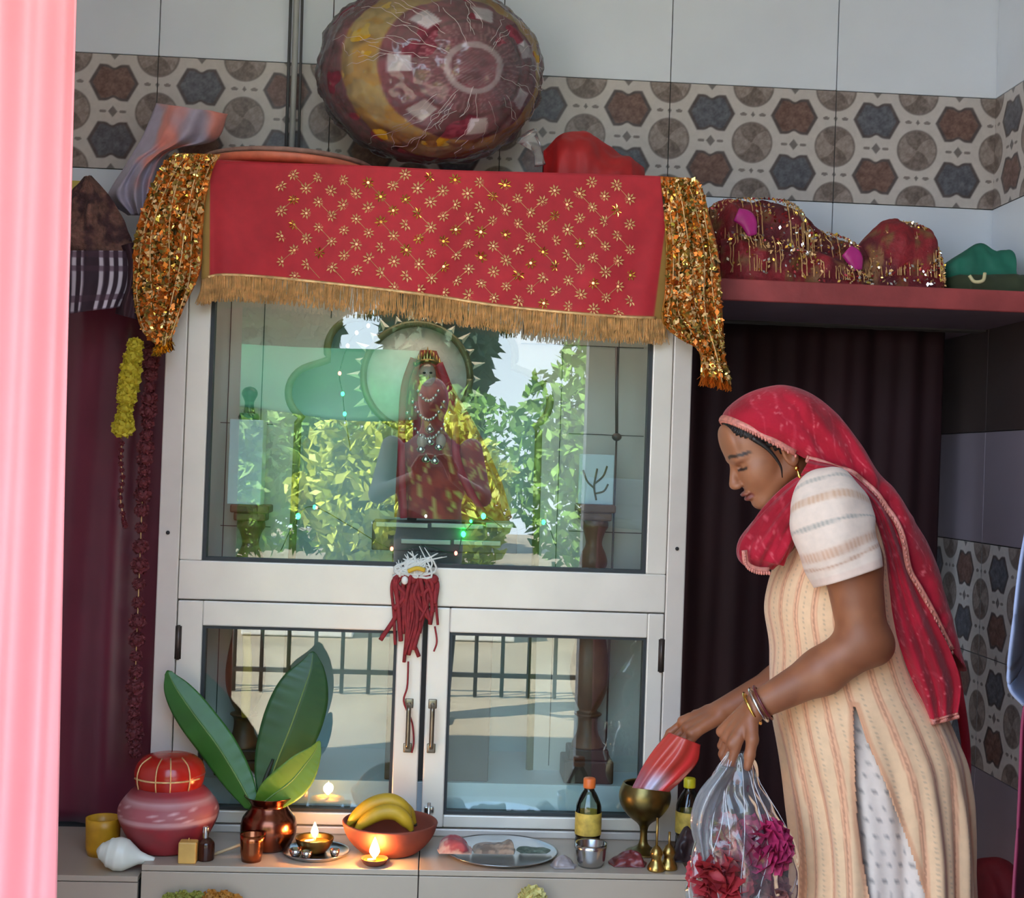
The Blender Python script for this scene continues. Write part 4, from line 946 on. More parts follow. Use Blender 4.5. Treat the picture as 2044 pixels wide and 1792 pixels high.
# steel plate with lamp
def plate(px, Y, r, name, label, mat, rim=.010):
    x = P(px, 1715, Y)[0]; R = r*MPP(Y)
    return tag(mk(name, lathe([(R*.8, ZP), (R*.86, ZP+.001), (R, ZP+rim), (R*1.01, ZP+rim+.0015), (R*.97, ZP+rim), (R*.82, ZP+.004), (.001, ZP+.004)], (x, Y, 0), 64), mat), label, 'plate')
plate(630, -.16, 66, 'steel_plate', 'steel plate under the lit brass lamp beside the copper pot', m_steel)
def flame(px, py, Y, w, h, parent, energy, zb):
    x = P(px, py, Y)[0]
    f_ = mk('flame', lathe(cr([(.0004, zb), (w*.7, zb+h*.18), (w, zb+h*.36), (w*.6, zb+h*.68), (.0004, zb+h)], 24), (x, Y, 0), 16), bpy.data.materials.get('flame_light') or M('flame_light', (255, 176, 84), .5, var=0, emis=60), parent)
    ld = bpy.data.lights.new('flame_glow', 'POINT'); lo = bpy.data.objects.new('flame_glow', ld); COL.objects.link(lo); ld.energy = energy; ld.color = (1, .52, .2); ld.shadow_soft_size = .012
    WORLD[lo.name] = np.array([x, Y-.004, zb+h*.5]); lo.parent = parent; lo.location = WORLD[lo.name]-org(parent)
def diya(px, Y, r, hgt, label, mat, z0, name='oil_lamp', fl=(.007, .030), en=.5):
    x = P(px, 1700, Y)[0]; R = r*MPP(Y); t = thing(name, (x, Y, z0), label, 'lamp', None)
    mk('bowl', lathe(cr([(.001, z0), (R*.55, z0), (R*.85, z0+hgt*.45), (R, z0+hgt), (R*.93, z0+hgt), (R*.7, z0+hgt*.5), (.001, z0+hgt*.4)], 40), (x, Y, 0), 36), mat, t)
    mk('oil', lathe([(R*.80, z0+hgt*.72), (.001, z0+hgt*.72)], (x, Y, 0), 30, False), M('lamp_oil', (150, 100, 40), .1), t)
    mk('wick', tube([(x-.5*R, Y, z0+hgt*.75), (x, Y-.2*R, z0+hgt*.95), (x, Y-.3*R, z0+hgt*1.25)], .003, 6, 10), m_white, t)
    flame(px, 1690, Y-.3*R, fl[0], fl[1], t, en, z0+hgt*1.15); return t
diya(627, -.155, 38, .030, 'small brass oil lamp burning on the steel plate', m_brass_d, ZP+.005, fl=(.008, .034), en=.7)
diya(748, -.228, 27, .014, 'small clay oil lamp burning in front of the bowl of bananas', M('diya_clay', (120, 62, 40), .8), ZP, fl=(.011, .046), en=1.3)
for k, (a, Y, r) in enumerate(((590, -.195, 13), (612, -.208, 11), (668, -.19, 10))):
    tag(mk('steel_bowl', lat([(r*.6, 1705), (r*.9, 1698), (r, 1690), (r*.9, 1690), (r*.6, 1699), (1, 1700)], a, Y, ZP+.005, raw=True, n=24), m_steel),
        ['smallest-rimmed steel bowl on the steel plate near the copper cup', 'tiny steel bowl in front of the copper pot on the steel plate', 'tiny steel bowl beside the burning brass lamp on the plate'][k], 'bowl')
# clay bowl with bananas
Y = -.128; cb = tag(mk('clay_bowl', lat([(2, 1716), (46, 1716), (66, 1705), (84, 1684), (93, 1662), (94, 1654), (88, 1656), (76, 1680), (50, 1698), (2, 1702)], 776, Y, ZP), M('terracotta', (128, 58, 40), .7, var=.12)), 'brown clay bowl holding bananas behind the burning clay lamp', 'bowl')
m_ban = M('banana_skin', (196, 154, 34), .5, var=.15, vs=20)
zrim = ZP+.02
def banana(pts, Y, r, label):
    q = [P(a, b, Y) for a, b in pts]; r_ = [r*.25, r*.8, r, r, r*.85, r*.3]; t = thing('banana', q[0], label, 'banana', 'bananas in the clay bowl')
    mk('fruit', tube(q, r_, 7, 40), m_ban, t); mk('tip', tube([q[-1], q[-1]+(q[-1]-q[-2])*.18], [r*.32, r*.2], 7), M('banana_tip', (58, 44, 20), .7), t)
banana([(692, 1650), (712, 1628), (742, 1606), (778, 1598), (806, 1612), (818, 1632)], -.14, .017, 'uppermost yellow banana in the brown clay bowl')
banana([(706, 1664), (728, 1640), (760, 1622), (790, 1622), (812, 1640), (822, 1658)], -.168, .017, 'yellow banana lying against the front rim of the clay bowl')
banana([(700, 1656), (725, 1626), (756, 1608), (788, 1606), (814, 1620), (828, 1644)], -.108, .017, 'yellow banana half hidden at the back of the clay bowl')
# steel plate with offerings
plate(1000, -.132, 112, 'steel_plate', 'wide steel plate with crumpled offerings beside the oil bottle', m_steel)
heap('crumpled_packet', [(872, 1708), (880, 1680), (900, 1666), (925, 1676), (938, 1695), (942, 1712)], 1718, -.15, .03, 'crumpled pink paper packet on the wide steel plate', 'packet', m_vc,
     lambda v: mixc((190, 150, 132), (150, 62, 66), ss(fbm(v, 40, 2)+(v[:, 2]-v[:, 2].mean())*20, -.1, .3)), seed=51, zmin=ZP+.0125, nz=.008, fr=40, ns=40)
heap('paper_bundle', [(942, 1712), (950, 1690), (975, 1684), (1000, 1684), (1022, 1680), (1028, 1706)], 1720, -.145, .03, 'folded brownish paper notes beside the pink packet on the plate', 'paper', m_vc,
     lambda v: mixc((150, 128, 108), (116, 98, 84), ss(fbm(v, 60, 2), -.2, .3)), seed=52, zmin=ZP+.0125, nz=.006, fr=50, ns=40, pw=.4)
heap('leaf_scraps', [(1030, 1712), (1045, 1702), (1065, 1704), (1080, 1698), (1098, 1712)], 1722, -.14, .025, 'grey-green leaf scraps at the edge of the wide steel plate', 'leaves', M('grey_green_scraps', (96, 106, 92), .7, var=.4, vs=60), seed=53, zmin=ZP+.0125, nz=.006, fr=60, ns=40)
# oil bottles
def bottle(px, Y, pytop, capm, label, full=True):
    s = MPP(Y); x = P(px, 1700, Y)[0]; t = thing('oil_bottle', (x, Y, ZP), label, 'bottle')
    H = P(px, pytop, Y)[2]-ZP
    pr = [(.001, ZP+.004), (.022, ZP+.002), (.029, ZP+.008), (.029, ZP+H*.16), (.0275, ZP+H*.2), (.0295, ZP+H*.24), (.0295, ZP+H*.56), (.027, ZP+H*.66), (.018, ZP+H*.78), (.012, ZP+H*.84), (.0115, ZP+H*.9)]
    mk('bottle_body', lathe(cr(pr, 60), (x, Y, 0), 36), m_bottle, t)
    if full: mk('oil', lathe([(.001, ZP+.006), (.026, ZP+.006), (.027, ZP+H*.24), (.001, ZP+H*.24)], (x, Y, 0), 30), M('dark_oil', (74, 52, 30), .2), t)
    mk('paper_label', lathe([(.0302, ZP+H*.24), (.0304, ZP+H*.25), (.0304, ZP+H*.53), (.0302, ZP+H*.54)], (x, Y, 0), 40, False), M('yellow_label', (196, 166, 72), .6, var=.35, vs=45), t)
    mk('cap', lathe([(.0135, ZP+H*.865), (.0140, ZP+H*.88), (.0140, ZP+H*.985), (.012, ZP+H), (.001, ZP+H)], (x, Y, 0), 28), capm, t)
bottle(1172, -.09, 1552, M('orange_cap', (226, 110, 46), .4), 'plastic oil bottle with orange cap and yellow label on the altar')
bottle(1372, -.06, 1552, M('yellow_cap', (206, 190, 32), .4), 'plastic oil bottle with yellow cap behind the plastic bag')
Y = -.205; tag(mk('steel_cup', lat([(2, 1736), (24, 1736), (29, 1722), (31, 1700), (32, 1690), (29, 1692), (26, 1722), (2, 1728)], 1178, Y, ZP, raw=True), m_steel), 'shiny steel cup in front of the orange-capped oil bottle', 'cup')
heap('prasad_packet', [(1098, 1730), (1110, 1712), (1125, 1706), (1140, 1716), (1150, 1732)], 1736, -.215, .02, 'small crumpled clear packet beside the shiny steel cup', 'packet', M('grey_pouch', (150, 140, 140), .3, var=.3), seed=55, zmin=ZP+.001, nz=.006, fr=50, ns=30)
heap('red_pouch', [(1214, 1730), (1230, 1712), (1252, 1700), (1276, 1702), (1290, 1730)], 1738, -.185, .03, 'crumpled dark red pouch under the brass goblet rim', 'pouch', M('dark_red_pouch', (112, 42, 44), .35, var=.35, vs=40), seed=56, zmin=ZP+.001, nz=.008, fr=40, ns=40)
# brass goblet
Y = -.10; tag(mk('brass_goblet', lat([(2, 1716), (32, 1716), (34, 1712), (14, 1702), (8, 1690), (8, 1668), (14, 1656), (34, 1640), (49, 1618), (52, 1598), (46, 1580), (43, 1576), (40, 1580), (45, 1600), (30, 1636), (2, 1645)], 1283, Y, ZP, ns=90), m_brass_d), 'tall aged brass goblet in front of the cabinet door', 'goblet')
def ihold(px, Y, ytop, label):
    x = P(px, 1740, Y)[0]; t = thing('incense_holder', (x, Y, ZP), label, 'incense holder', None); zt = P(px, ytop, Y)[2]
    mk('foot', lat([(2, 1746), (16, 1746), (17, 1738), (10, 1724), (13, 1712), (9, 1702), (3, 1696)], px, Y, ZP), m_brass, t)
    mk('stem', tube([(x, Y, ZP+.045), (x, Y, zt)], .0028, 8), m_brass, t)
ihold(1309, -.232, 1632, 'taller brass incense holder at the altar corner below the goblet')
ihold(1334, -.22, 1660, 'shorter brass incense holder at the altar corner below the goblet')
heap('dark_pouch', [(1338, 1720), (1350, 1680), (1368, 1650), (1385, 1672), (1392, 1722)], 1728, -.15, .02, 'dark crumpled pouch at the altar corner behind the incense holders', 'pouch', M('dark_pouch', (56, 40, 44), .4, var=.4, vs=40), seed=57, zmin=ZP+.001, ns=30, fr=40)
# marigolds tucked on the platform front, just inside the frame
Y = YP-.022
mg = M('orange_marigold', (176, 118, 42), .7, var=.3, vs=50); mgy = M('pale_marigold', (206, 192, 120), .7, var=.15, vs=50); mgg = M('green_marigold', (140, 136, 54), .7, var=.3, vs=50)
gl = thing('marigold_garland', P(400, 1800, Y), 'marigold garland hung low on the platform front below the clay pot', 'garland')
for k, (a, b) in enumerate(((338, 1800), (362, 1794), (392, 1796), (420, 1793), (446, 1794), (468, 1802))): mk('blossom', blossom(P(a, b, Y), .020, 40, 400+k), (mgg, mg)[k > 2], gl, smooth=False)
tag(mk('marigold', blossom(P(1062, 1798, YP-.035), .034, 60, 420), mgy, smooth=False), 'single pale yellow marigold on the platform front below the steel plate', 'flower')
# red cloth bundle low by the right wall
rb_ = P(1990, 1792, -.2)
heap('red_bundle', [(1925, 1790), (1935, 1745), (1960, 1716), (2000, 1712), (2040, 1740), (2075, 1790)], 1792, -.1, .12, 'red cloth bundle standing on the floor beside the right wall', 'bundle', M('red_bundle_cloth', (130, 18, 28), .7, var=.25), seed=58, zmin=.001)
# ================================================================== PEOPLE
def surface_nets(F, o, h):
    s = F < 0; nx, ny, nz = F.shape
    cs = [(i, j, k) for i in (0, 1) for j in (0, 1) for k in (0, 1)]
    sub = lambda A, c: A[c[0]:nx-1+c[0], c[1]:ny-1+c[1], c[2]:nz-1+c[2]]
    cntc = sum(sub(s, c).astype(np.int8) for c in cs); cell = (cntc > 0) & (cntc < 8)
    I = np.argwhere(cell); idx = np.full(cell.shape, -1, np.int64); idx[cell] = np.arange(len(I))
    acc = np.zeros((len(I), 3)); n = np.zeros(len(I))
    for a in cs:
        for ax_ in range(3):
            if a[ax_] == 1: continue
            b = list(a); b[ax_] = 1
            fa = F[I[:, 0]+a[0], I[:, 1]+a[1], I[:, 2]+a[2]]; fb = F[I[:, 0]+b[0], I[:, 1]+b[1], I[:, 2]+b[2]]
            m = (fa < 0) != (fb < 0); t = fa[m]/(fa[m]-fb[m]); q = np.tile(np.array(a, float), (m.sum(), 1)); q[:, ax_] += t
            acc[m] += q; n[m] += 1
    V = (I+acc/n[:, None])*h+o; Q = []
    for ax_ in range(3):
        u, w_ = (ax_+1) % 3, (ax_+2) % 3
        sl0 = [slice(None)]*3; sl1 = [slice(None)]*3; sl0[ax_] = slice(0, -1); sl1[ax_] = slice(1, None)
        d = s[tuple(sl0)] != s[tuple(sl1)]; E_ = np.argwhere(d)
        ok = (E_[:, u] > 0) & (E_[:, w_] > 0) & (E_[:, u] < F.shape[u]-1) & (E_[:, w_] < F.shape[w_]-1); E_ = E_[ok]
        def ci(du, dw): e = E_.copy(); e[:, u] -= du; e[:, w_] -= dw; return idx[e[:, 0], e[:, 1], e[:, 2]]
        q = np.stack([ci(1, 1), ci(0, 1), ci(0, 0), ci(1, 0)], 1)
        fl_ = ~s[E_[:, 0], E_[:, 1], E_[:, 2]]; q[fl_] = q[fl_][:, ::-1]; Q.append(q)
    return V, np.vstack(Q)
class SDF:
    def __init__(self, lo, hi, h):
        self.o = np.array(lo, float); self.h = h; self.n = np.ceil((np.array(hi)-self.o)/h).astype(int)+1
        self.F = np.full(self.n, .05, np.float32)
    def _apply(self, lo, hi, fn, k, op='u'):
        pad = .035+k; a = np.clip(np.floor((lo-pad-self.o)/self.h).astype(int), 0, self.n); b = np.clip(np.ceil((hi+pad-self.o)/self.h).astype(int)+1, 0, self.n)
        if np.any(b-a < 2): return
        ax_ = [self.o[i]+self.h*np.arange(a[i], b[i]) for i in range(3)]
        X, Y_, Z = np.meshgrid(*ax_, indexing='ij'); d = fn(X, Y_, Z).astype(np.float32)
        S = self.F[a[0]:b[0], a[1]:b[1], a[2]:b[2]]
        if op == 'u': hh = np.clip(.5+.5*(S-d)/k, 0, 1); S[:] = S*(1-hh)+d*hh-k*hh*(1-hh)
        else: hh = np.clip(.5-.5*(S+d)/k, 0, 1); S[:] = S*(1-hh)-d*hh+k*hh*(1-hh)
    def cone(self, p, q, r1, r2, k=.012, op='u'):
        p, q = np.asarray(p, float), np.asarray(q, float); d = q-p; L2 = max(d@d, 1e-9); R = max(r1, r2)
        def fn(X, Y_, Z):
            t = np.clip(((X-p[0])*d[0]+(Y_-p[1])*d[1]+(Z-p[2])*d[2])/L2, 0, 1)
            return np.sqrt((X-p[0]-t*d[0])**2+(Y_-p[1]-t*d[1])**2+(Z-p[2]-t*d[2])**2)-(r1+(r2-r1)*t)
        self._apply(np.minimum(p, q)-R, np.maximum(p, q)+R, fn, k, op)
    def chain(self, pts, rads, k=.008):
        for a, b, r, t in zip(pts[:-1], pts[1:], rads[:-1], rads[1:]): self.cone(a, b, r, t, k)
    def ell(self, c, r, axes=np.eye(3), k=.012, op='u'):
        c, r, A_ = np.asarray(c, float), np.asarray(r, float), np.asarray(axes, float); R = r.max()
        def fn(X, Y_, Z):
            D = [X-c[0], Y_-c[1], Z-c[2]]; L = [sum(A_[i][j]*D[j] for j in range(3)) for i in range(3)]
            k0 = np.sqrt(sum((L[i]/r[i])**2 for i in range(3))); k1 = np.sqrt(sum((L[i]/r[i]**2)**2 for i in range(3)))+1e-9
            return k0*(k0-1)/k1
        self._apply(c-R, c+R, fn, k, op)
    def mesh(self): return surface_nets(self.F, self.o, self.h)
def hand(S, wrist, pdir, pnorm, thumb_side, curls, L=.175, spread=.10, k=.006):
    """palm plus five separate bent fingers; pdir points along the palm, pnorm out of the back of the hand"""
    pd_, pn = np.array(pdir, float), np.array(pnorm, float); pd_ /= np.linalg.norm(pd_); pn -= pd_*(pn@pd_); pn /= np.linalg.norm(pn); sd_ = np.cross(pd_, pn)*thumb_side
    W_ = np.asarray(wrist, float); pl_ = L*.46
    for t in (-.5, 0, .5): S.cone(W_+sd_*t*.030+pd_*.012, W_+pd_*pl_+sd_*t*.056, .0155, .0125, .010)
    tips = []
    for i, (off, ln, r) in enumerate(((.034, .43, .0088), (.011, .48, .0092), (-.012, .45, .0088), (-.033, .36, .0078))):
        p = W_+pd_*(pl_+.002)+sd_*off; d = pd_+sd_*spread*(1.2-i*.8); d /= np.linalg.norm(d); pts = [p-d*.02]; c = curls[i]; a = 0
        seg = np.array([.46, .30, .24])*ln*L
        for j in range(3): a += c*(.75, 1.0, .7)[j]; dd = d*math.cos(a)-pn*math.sin(a); pts.append(pts[-1]+dd*(seg[j]+(.02 if j == 0 else 0)))
        S.chain(pts, [r*1.1, r, r*.92, r*.78], .004); tips.append(pts[-1])
    p = W_+pd_*.022+sd_*.022; d1 = pd_*.62+sd_*.70-pn*.35; d1 /= np.linalg.norm(d1); d2 = pd_*.85+sd_*.25-pn*.45; d2 /= np.linalg.norm(d2)
    S.chain([p, p+d1*.038, p+d1*.038+d2*.030, p+d1*.038+d2*.052], [.0145, .0115, .0100, .0080], .006)
    return tips
YW = -.47
def Q(a, b, dy=0.0): return P(a, b, YW+dy)
LAB = 'woman in cream striped tunic and red headscarf bending over the altar'
per = thing('person', (P(1700, 1500, YW)[0], YW, 0), LAB, 'person')
# ---- body field
S = SDF((.30, -.80, 0.0), (1.12, -.14, 1.50), .0032)
Hc = Q(1533, 866); up = np.array([-.425, 0, .905]); fw = np.array([-.905, 0, -.425]); sd_ = np.array([0, 1., 0])
HA = np.array([fw, sd_, up])
def H(f_, s_, u_): return Hc+fw*f_+sd_*s_+up*u_
S.ell(H(.002, 0, -.003), (.090, .071, .079), HA)
S.ell(H(.040, 0, -.060), (.052, .056, .066), HA, .02)
S.ell(H(.066, 0, -.118), (.020, .024, .018), HA, .016)
for s in (-1, 1):
    S.cone(H(-.012, s*.050, -.070), H(.060, s*.016, -.120), .018, .014, .016)
    S.ell(H(.056, s*.034, -.055), (.026, .024, .026), HA, .016)
    S.ell(H(.073, s*.031, -.020), (.018, .020, .010), HA, .010)             # brow
    S.ell(H(.083, s*.032, -.036), (.010, .016, .008), HA, .006, 'd')         # socket
    S.ell(H(.069, s*.031, -.036), (.0135, .0135, .0125), HA, .004)           # lid over eyeball
    S.ell(H(-.008, s*.074, -.046), (.016, .007, .029), HA, .004)             # ear
    S.ell(H(-.006, s*.080, -.046), (.009, .005, .018), HA, .003, 'd')
    S.ell(H(.099, s*.009, -.072), (.009, .007, .0065), HA, .004)             # nostril wings
S.ell(H(.080, 0, .012), (.016, .050, .040), HA, .02)                          # forehead
S.cone(H(.088, 0, -.026), H(.106, 0, -.066), .0060, .0085, .008)              # nose
S.ell(H(.103, 0, -.070), (.008, .009, .007), HA, .006)
S.ell(H(.090, 0, -.093), (.011, .020, .0055), HA, .004)                       # lips
S.ell(H(.086, 0, -.1035), (.011, .017, .006), HA, .004)
S.ell(H(.098, 0, -.098), (.010, .020, .0014), HA, .002, 'd')
nb_ = Q(1650, 975)
S.cone(H(-.030, 0, -.070), nb_, .052, .058, .02)                               # neck
# trunk
sh = Q(1668, 1000); ch = Q(1640, 1110); wa = Q(1680, 1290); hp = Q(1740, 1440)
S.ell(Q(1660, 1040), (.085, .15, .09), k=.04); S.ell(ch, (.080, .115, .12), k=.04); S.ell(wa, (.075, .10, .13), k=.04); S.ell(hp, (.10, .11, .10), k=.04)
for s in (-1, 1):
    hip = np.array([hp[0]-.01, YW+s*.06, hp[2]-.05]); kn = np.array([hp[0]-.02, YW+s*.07, .47]); an = np.array([hp[0]+.02, YW+s*.08, .075])
    S.cone(hip, kn, .068, .052, .03); S.cone(kn, an, .058, .034, .02); S.cone(an, an+np.array([-.02, 0, -.03]), .036, .032, .01)
    S.cone(an+np.array([.01, 0, -.042]), an+np.array([-.14, 0, -.052]), .032, .022, .015)
# near (left) arm
nsh, nel, nwr = P(1668, 1010, -.62), P(1722, 1268, -.645), P(1512, 1408, -.60)
S.cone(nsh, P(1700, 1120, -.64), .052, .055, .02); S.cone(P(1700, 1120, -.64), nel, .055, .046, .02); S.ell(P(1745, 1288, -.645), (.038, .036, .036), k=.02)
S.cone(nel+np.array([.004, 0, -.012]), P(1640, 1340, -.63), .046, .042, .02); S.cone(P(1640, 1340, -.63), nwr, .042, .027, .02)
tips1 = hand(S, nwr+np.array([-.006, 0, -.004]), (-.62, .08, -.76), (-.70, -.25, .62), -1, (.55, .6, .62, .7), .170)
# far (right) arm, mostly hidden, reaching over the goblet
fsh, fel, fwr = P(1650, 1015, -.32), P(1660, 1270, -.29), P(1440, 1420, -.33)
S.cone(fsh, fel, .052, .044, .02); S.cone(fel, P(1560, 1360, -.31), .044, .038, .02); S.cone(P(1560, 1360, -.31), fwr, .038, .026, .02)
tips2 = hand(S, fwr, (-.84, -.05, -.40), (-.35, -.30, .85), 1, (.45, .5, .5, .55), .175)
v, f = S.mesh()
loc = (v-Hc)@HA.T; F_, S2, U_ = loc.T; near_head = np.linalg.norm(loc-np.array([.04, 0, -.04]), axis=1) < .13
c = mixc((154, 95, 62), (138, 82, 53), ss(fbm(v, 14, 2), -.3, .3))
reach = ss(-v[:, 0], -.72, -.45)*(~near_head); c = mixc(c, (158, 92, 60), .35*reach)
face = ss(F_, .02, .06)*near_head; c = mixc(c, (176, 118, 84), face*.6)
lip = near_head*(1-ss(np.sqrt(((U_+.098)/.0105)**2+(S2/.021)**2), .8, 1.15))*ss(F_, .070, .078); c = mixc(c, (126, 60, 52), lip*.9)
as2 = np.abs(S2)
brow = near_head*(1-ss(np.abs(U_+.0155-.012*(1-((as2-.032)/.024)**2)*.5), .0022, .0042))*(1-ss(np.abs(as2-.034), .018, .023))*ss(F_, .035, .045); c = mixc(c, (44, 28, 22), brow*.9)
lash = near_head*(1-ss(np.abs(U_+.0425+.10*(as2-.031)**2*8), .0016, .0034))*(1-ss(np.abs(as2-.032), .014, .017))*ss(F_, .05, .06); c = mixc(c, (34, 22, 20), lash*.9)
mk('body', (v, f), m_skin, per, col=c)
print('body verts', len(v))
# hair: cap following the skull under the scarf
hv, hf = ellip((0, 0, 0), (.0955, .0755, .0845), 64, 48)
keep = hv[:, 2] > .042-(.092-hv[:, 0])*1.0
hv2 = Hc+hv@HA
mk('hair', (hv2, [q for q in hf if all(keep[i] for i in q)]), M('black_hair', (26, 18, 16), .4, var=.3, vs=90, bump=.5, bs=200), per, solid=.006)
mk('hair_lock', tube([H(.050, -.076, .012), H(.030, -.080, -.022), H(.020, -.077, -.06), H(.024, -.070, -.085)], [.006, .004, .0025, .001], 6, 16), M('black_hair', (26, 18, 16), .4), per)
mk('earring', join(ellip(H(-.006, -.084, -.078), (.005, .004, .005), 10, 8), tube([H(-.006, -.085, -.082), H(-.004, -.087, -.093), H(-.006, -.087, -.102)], [.0015, .0035, .004], 8, 10)), m_sequin, per)
# ---- kurta: loft between traced front and back outlines
rows = [(950, 1625, 1690, .05), (975, 1604, 1715, .12), (1010, 1590, 1735, .155), (1060, 1572, 1758, .165), (1110, 1562, 1772, .165), (1160, 1538, 1785, .16), (1215, 1528, 1795, .152), (1290, 1540, 1812, .145), (1350, 1536, 1840, .152), (1420, 1541, 1885, .165),
        (1500, 1556, 1918, .178), (1580, 1572, 1927, .185), (1660, 1584, 1930, .19), (1740, 1588, 1930, .195), (1850, 1580, 1934, .20), (2000, 1560, 1940, .21), (2150, 1545, 1945, .22)]
ra = np.array(rows, float); NV = 330; yy = np.linspace(950, 2150, NV)
fr_ = np.interp(yy, ra[:, 0], ra[:, 1]); bk_ = np.interp(yy, ra[:, 0], ra[:, 2]); hd_ = np.interp(yy, ra[:, 0], ra[:, 3])
sm = lambda a: np.convolve(np.pad(a, 6, 'edge'), np.ones(13)/13, 'valid'); fr_, bk_, hd_ = sm(fr_), sm(bk_), sm(hd_)
hem = 2150
NA = 420; al = np.linspace(0, 2*np.pi, NA, endpoint=False)
ctr = np.array([P((a+b)/2, y, YW) for a, b, y in zip(fr_, bk_, yy)]); rx = (bk_-fr_)/2*MPP(YW)
AA, II = np.meshgrid(al, np.arange(NV), indexing='ij'); AA, II = AA.ravel(), II.ravel()
low = ss(yy, 1330, 1700)[II]
fold = low*(.040*np.sin(AA*13+.8*np.sin(yy[II]*.006))+.022*np.sin(AA*29+1.3+yy[II]*.004))+.012*np.sin(AA*5+yy[II]*.03)*(1-low)
sq = 1+fold
kx, ky = np.cos(AA), np.sin(AA)
kv = ctr[II]+np.stack([np.sign(kx)*np.abs(kx)**.92*rx[II]*sq, np.sign(ky)*np.abs(ky)**.92*hd_[II]*sq, 0*AA], 1)
mpp = MPP(YW)
# slit on the near side: opens below the hip
pxs = 1022+FPX*((kv-CAM)@_R)/((kv-CAM)@_F); pys = 896-FPX*((kv-CAM)@_U)/((kv-CAM)@_F)
sl_l = np.interp(pys, [1400, 1480, 1560, 1650, 1720, 1800, 2000], [1704, 1706, 1708, 1714, 1724, 1738, 1760]); sl_r = np.interp(pys, [1400, 1480, 1560, 1650, 1720, 1800, 2000], [1704, 1730, 1765, 1800, 1825, 1850, 1900])
hole = (ky < -.05) & (pxs > sl_l) & (pxs < sl_r) & (pys > 1405)
kf = gridf(NA, NV, True, False); kf = kf[~(hole[kf].sum(1) >= 2)]
arc = (AA-np.pi*1.5)*.20; arc = arc+.02*low*np.sin(AA*5)
p_ = arc/.062; fp = p_-np.floor(p_); vz = kv[:, 2]
c = np.tile(np.array([236., 194., 152.]), (len(kv), 1))
c = mixc(c, (236, 178, 138), ss(fp, .0, .04)*(1-ss(fp, .30, .34)))
zig = np.abs(((vz*70) % 1)-.5)*2
c = mixc(c, (186, 128, 98), (1-ss(np.abs(fp-.15-.03*(zig-.5)), .025, .05))*.75)
c = mixc(c, (200, 140, 106), ((1-ss(np.abs(fp-.03), .010, .03))+(1-ss(np.abs(fp-.29), .010, .03)))*.6)
dots = ss(np.sin(vz*2*np.pi/.010), .1, .6); c = mixc(c, (168, 140, 118), (1-ss(np.abs(fp-.62), .03, .06))*dots*.5)
edge_ = np.minimum(np.abs(pxs-sl_l), np.abs(pxs-sl_r)); c = mixc(c, (214, 150, 112), (ky < 0)*(pys > 1400)*(1-ss(edge_, 8, 14))*.7)
mk('tunic', (kv, kf.tolist()), M('cream_striped_cotton', None, .85, var=.05, vs=60, sheen=.2), per, col=c, solid=.002)
# ---- sleeve
def sleeve(pc, cuff_c, axis_pts, rads, side, name):
    q = cr(np.array([P(a, b, Y_) for a, b, Y_ in axis_pts]), 70); r = np.interp(np.linspace(0, 1, 70), np.linspace(0, 1, len(rads)), rads); r = np.convolve(np.pad(r, 4, 'edge'), np.ones(9)/9, 'valid')
    r[0] *= .25; r[1] *= .6; r[2] *= .82; r[3] *= .93
    vv, ff = tube(q, r, 110); ff = ff[:-2]
    t = np.repeat(np.linspace(0, 1, 70), 110); a = np.tile(np.linspace(0, 2*np.pi, 110, endpoint=False), 70)
    vv += (vv-np.repeat(q, 110, 0))*(.03*np.sin(a*5+t*7)+.02*np.sin(t*24+a*2))[:, None]
    c = np.tile(np.array([228., 204., 186.]), (len(vv), 1))
    for t0, cc, wd in ((.30, (170, 160, 148), .012), (.46, (206, 160, 128), .03), (.62, (160, 152, 142), .012), (.78, (204, 158, 130), .03), (.86, (196, 150, 124), .012)):
        c = mixc(c, cc, (1-ss(np.abs(t-t0-.012*np.sin(a*2)), wd*.6, wd*1.3))*(.45+.45*ss(np.sin(a*60), 0, .5)))
    c = mixc(c, (226, 196, 178), ss(t, .93, .945))
    mk(name, (vv, ff), M('cream_sleeve_cotton', None, .85, var=.05, vs=60, sheen=.2), per, col=c, solid=.002)
sleeve(None, None, [(1640, 958, -.555), (1652, 1000, -.605), (1665, 1065, -.635), (1695, 1150, -.645)], [.030, .066, .080, .074, .068], -1, 'sleeve')
sleeve(None, None, [(1630, 965, -.385), (1640, 1010, -.34), (1648, 1070, -.31), (1655, 1140, -.30)], [.030, .064, .074, .070, .066], 1, 'sleeve')
# ---- trousers seen through the slit
yt = np.linspace(1380, 2280, 120)
def trous(u, v):
    i = np.clip((v*119).round().astype(int), 0, 119); y = yt[i]; a = u*2*np.pi
    l = np.interp(y, yy, fr_)+14; r = np.interp(y, yy, bk_)-14; h_ = np.interp(y, yy, hd_)-.022
    cc = np.array([P(m, n, YW) for m, n in zip(((l+r)/2)[:], y)])
    k = .93+.05*np.sin(a*9+y*.004)+.02*np.sin(a*21)
    return cc+np.stack([np.cos(a)*(r-l)/2*mpp*k, np.sin(a)*h_*k, 0*a], 1)
v, f = grid(trous, 200, 120, True)
aa = np.repeat(np.linspace(0, 1, 200, endpoint=False), 120); gu, gv = aa*42, v[:, 2]/.028
st = np.floor(gv); du = (gu+.5*(st % 2)) % 1-.5; dv_ = gv % 1-.5
c = mixc((228, 210, 196), (140, 128, 122), (1-ss(np.hypot(du*.021, dv_*.028), .0028, .0050))*.8)
mk('trousers', (v, f), M('white_dotted_cotton', None, .85, var=.04, vs=60), per, col=c, solid=.002)
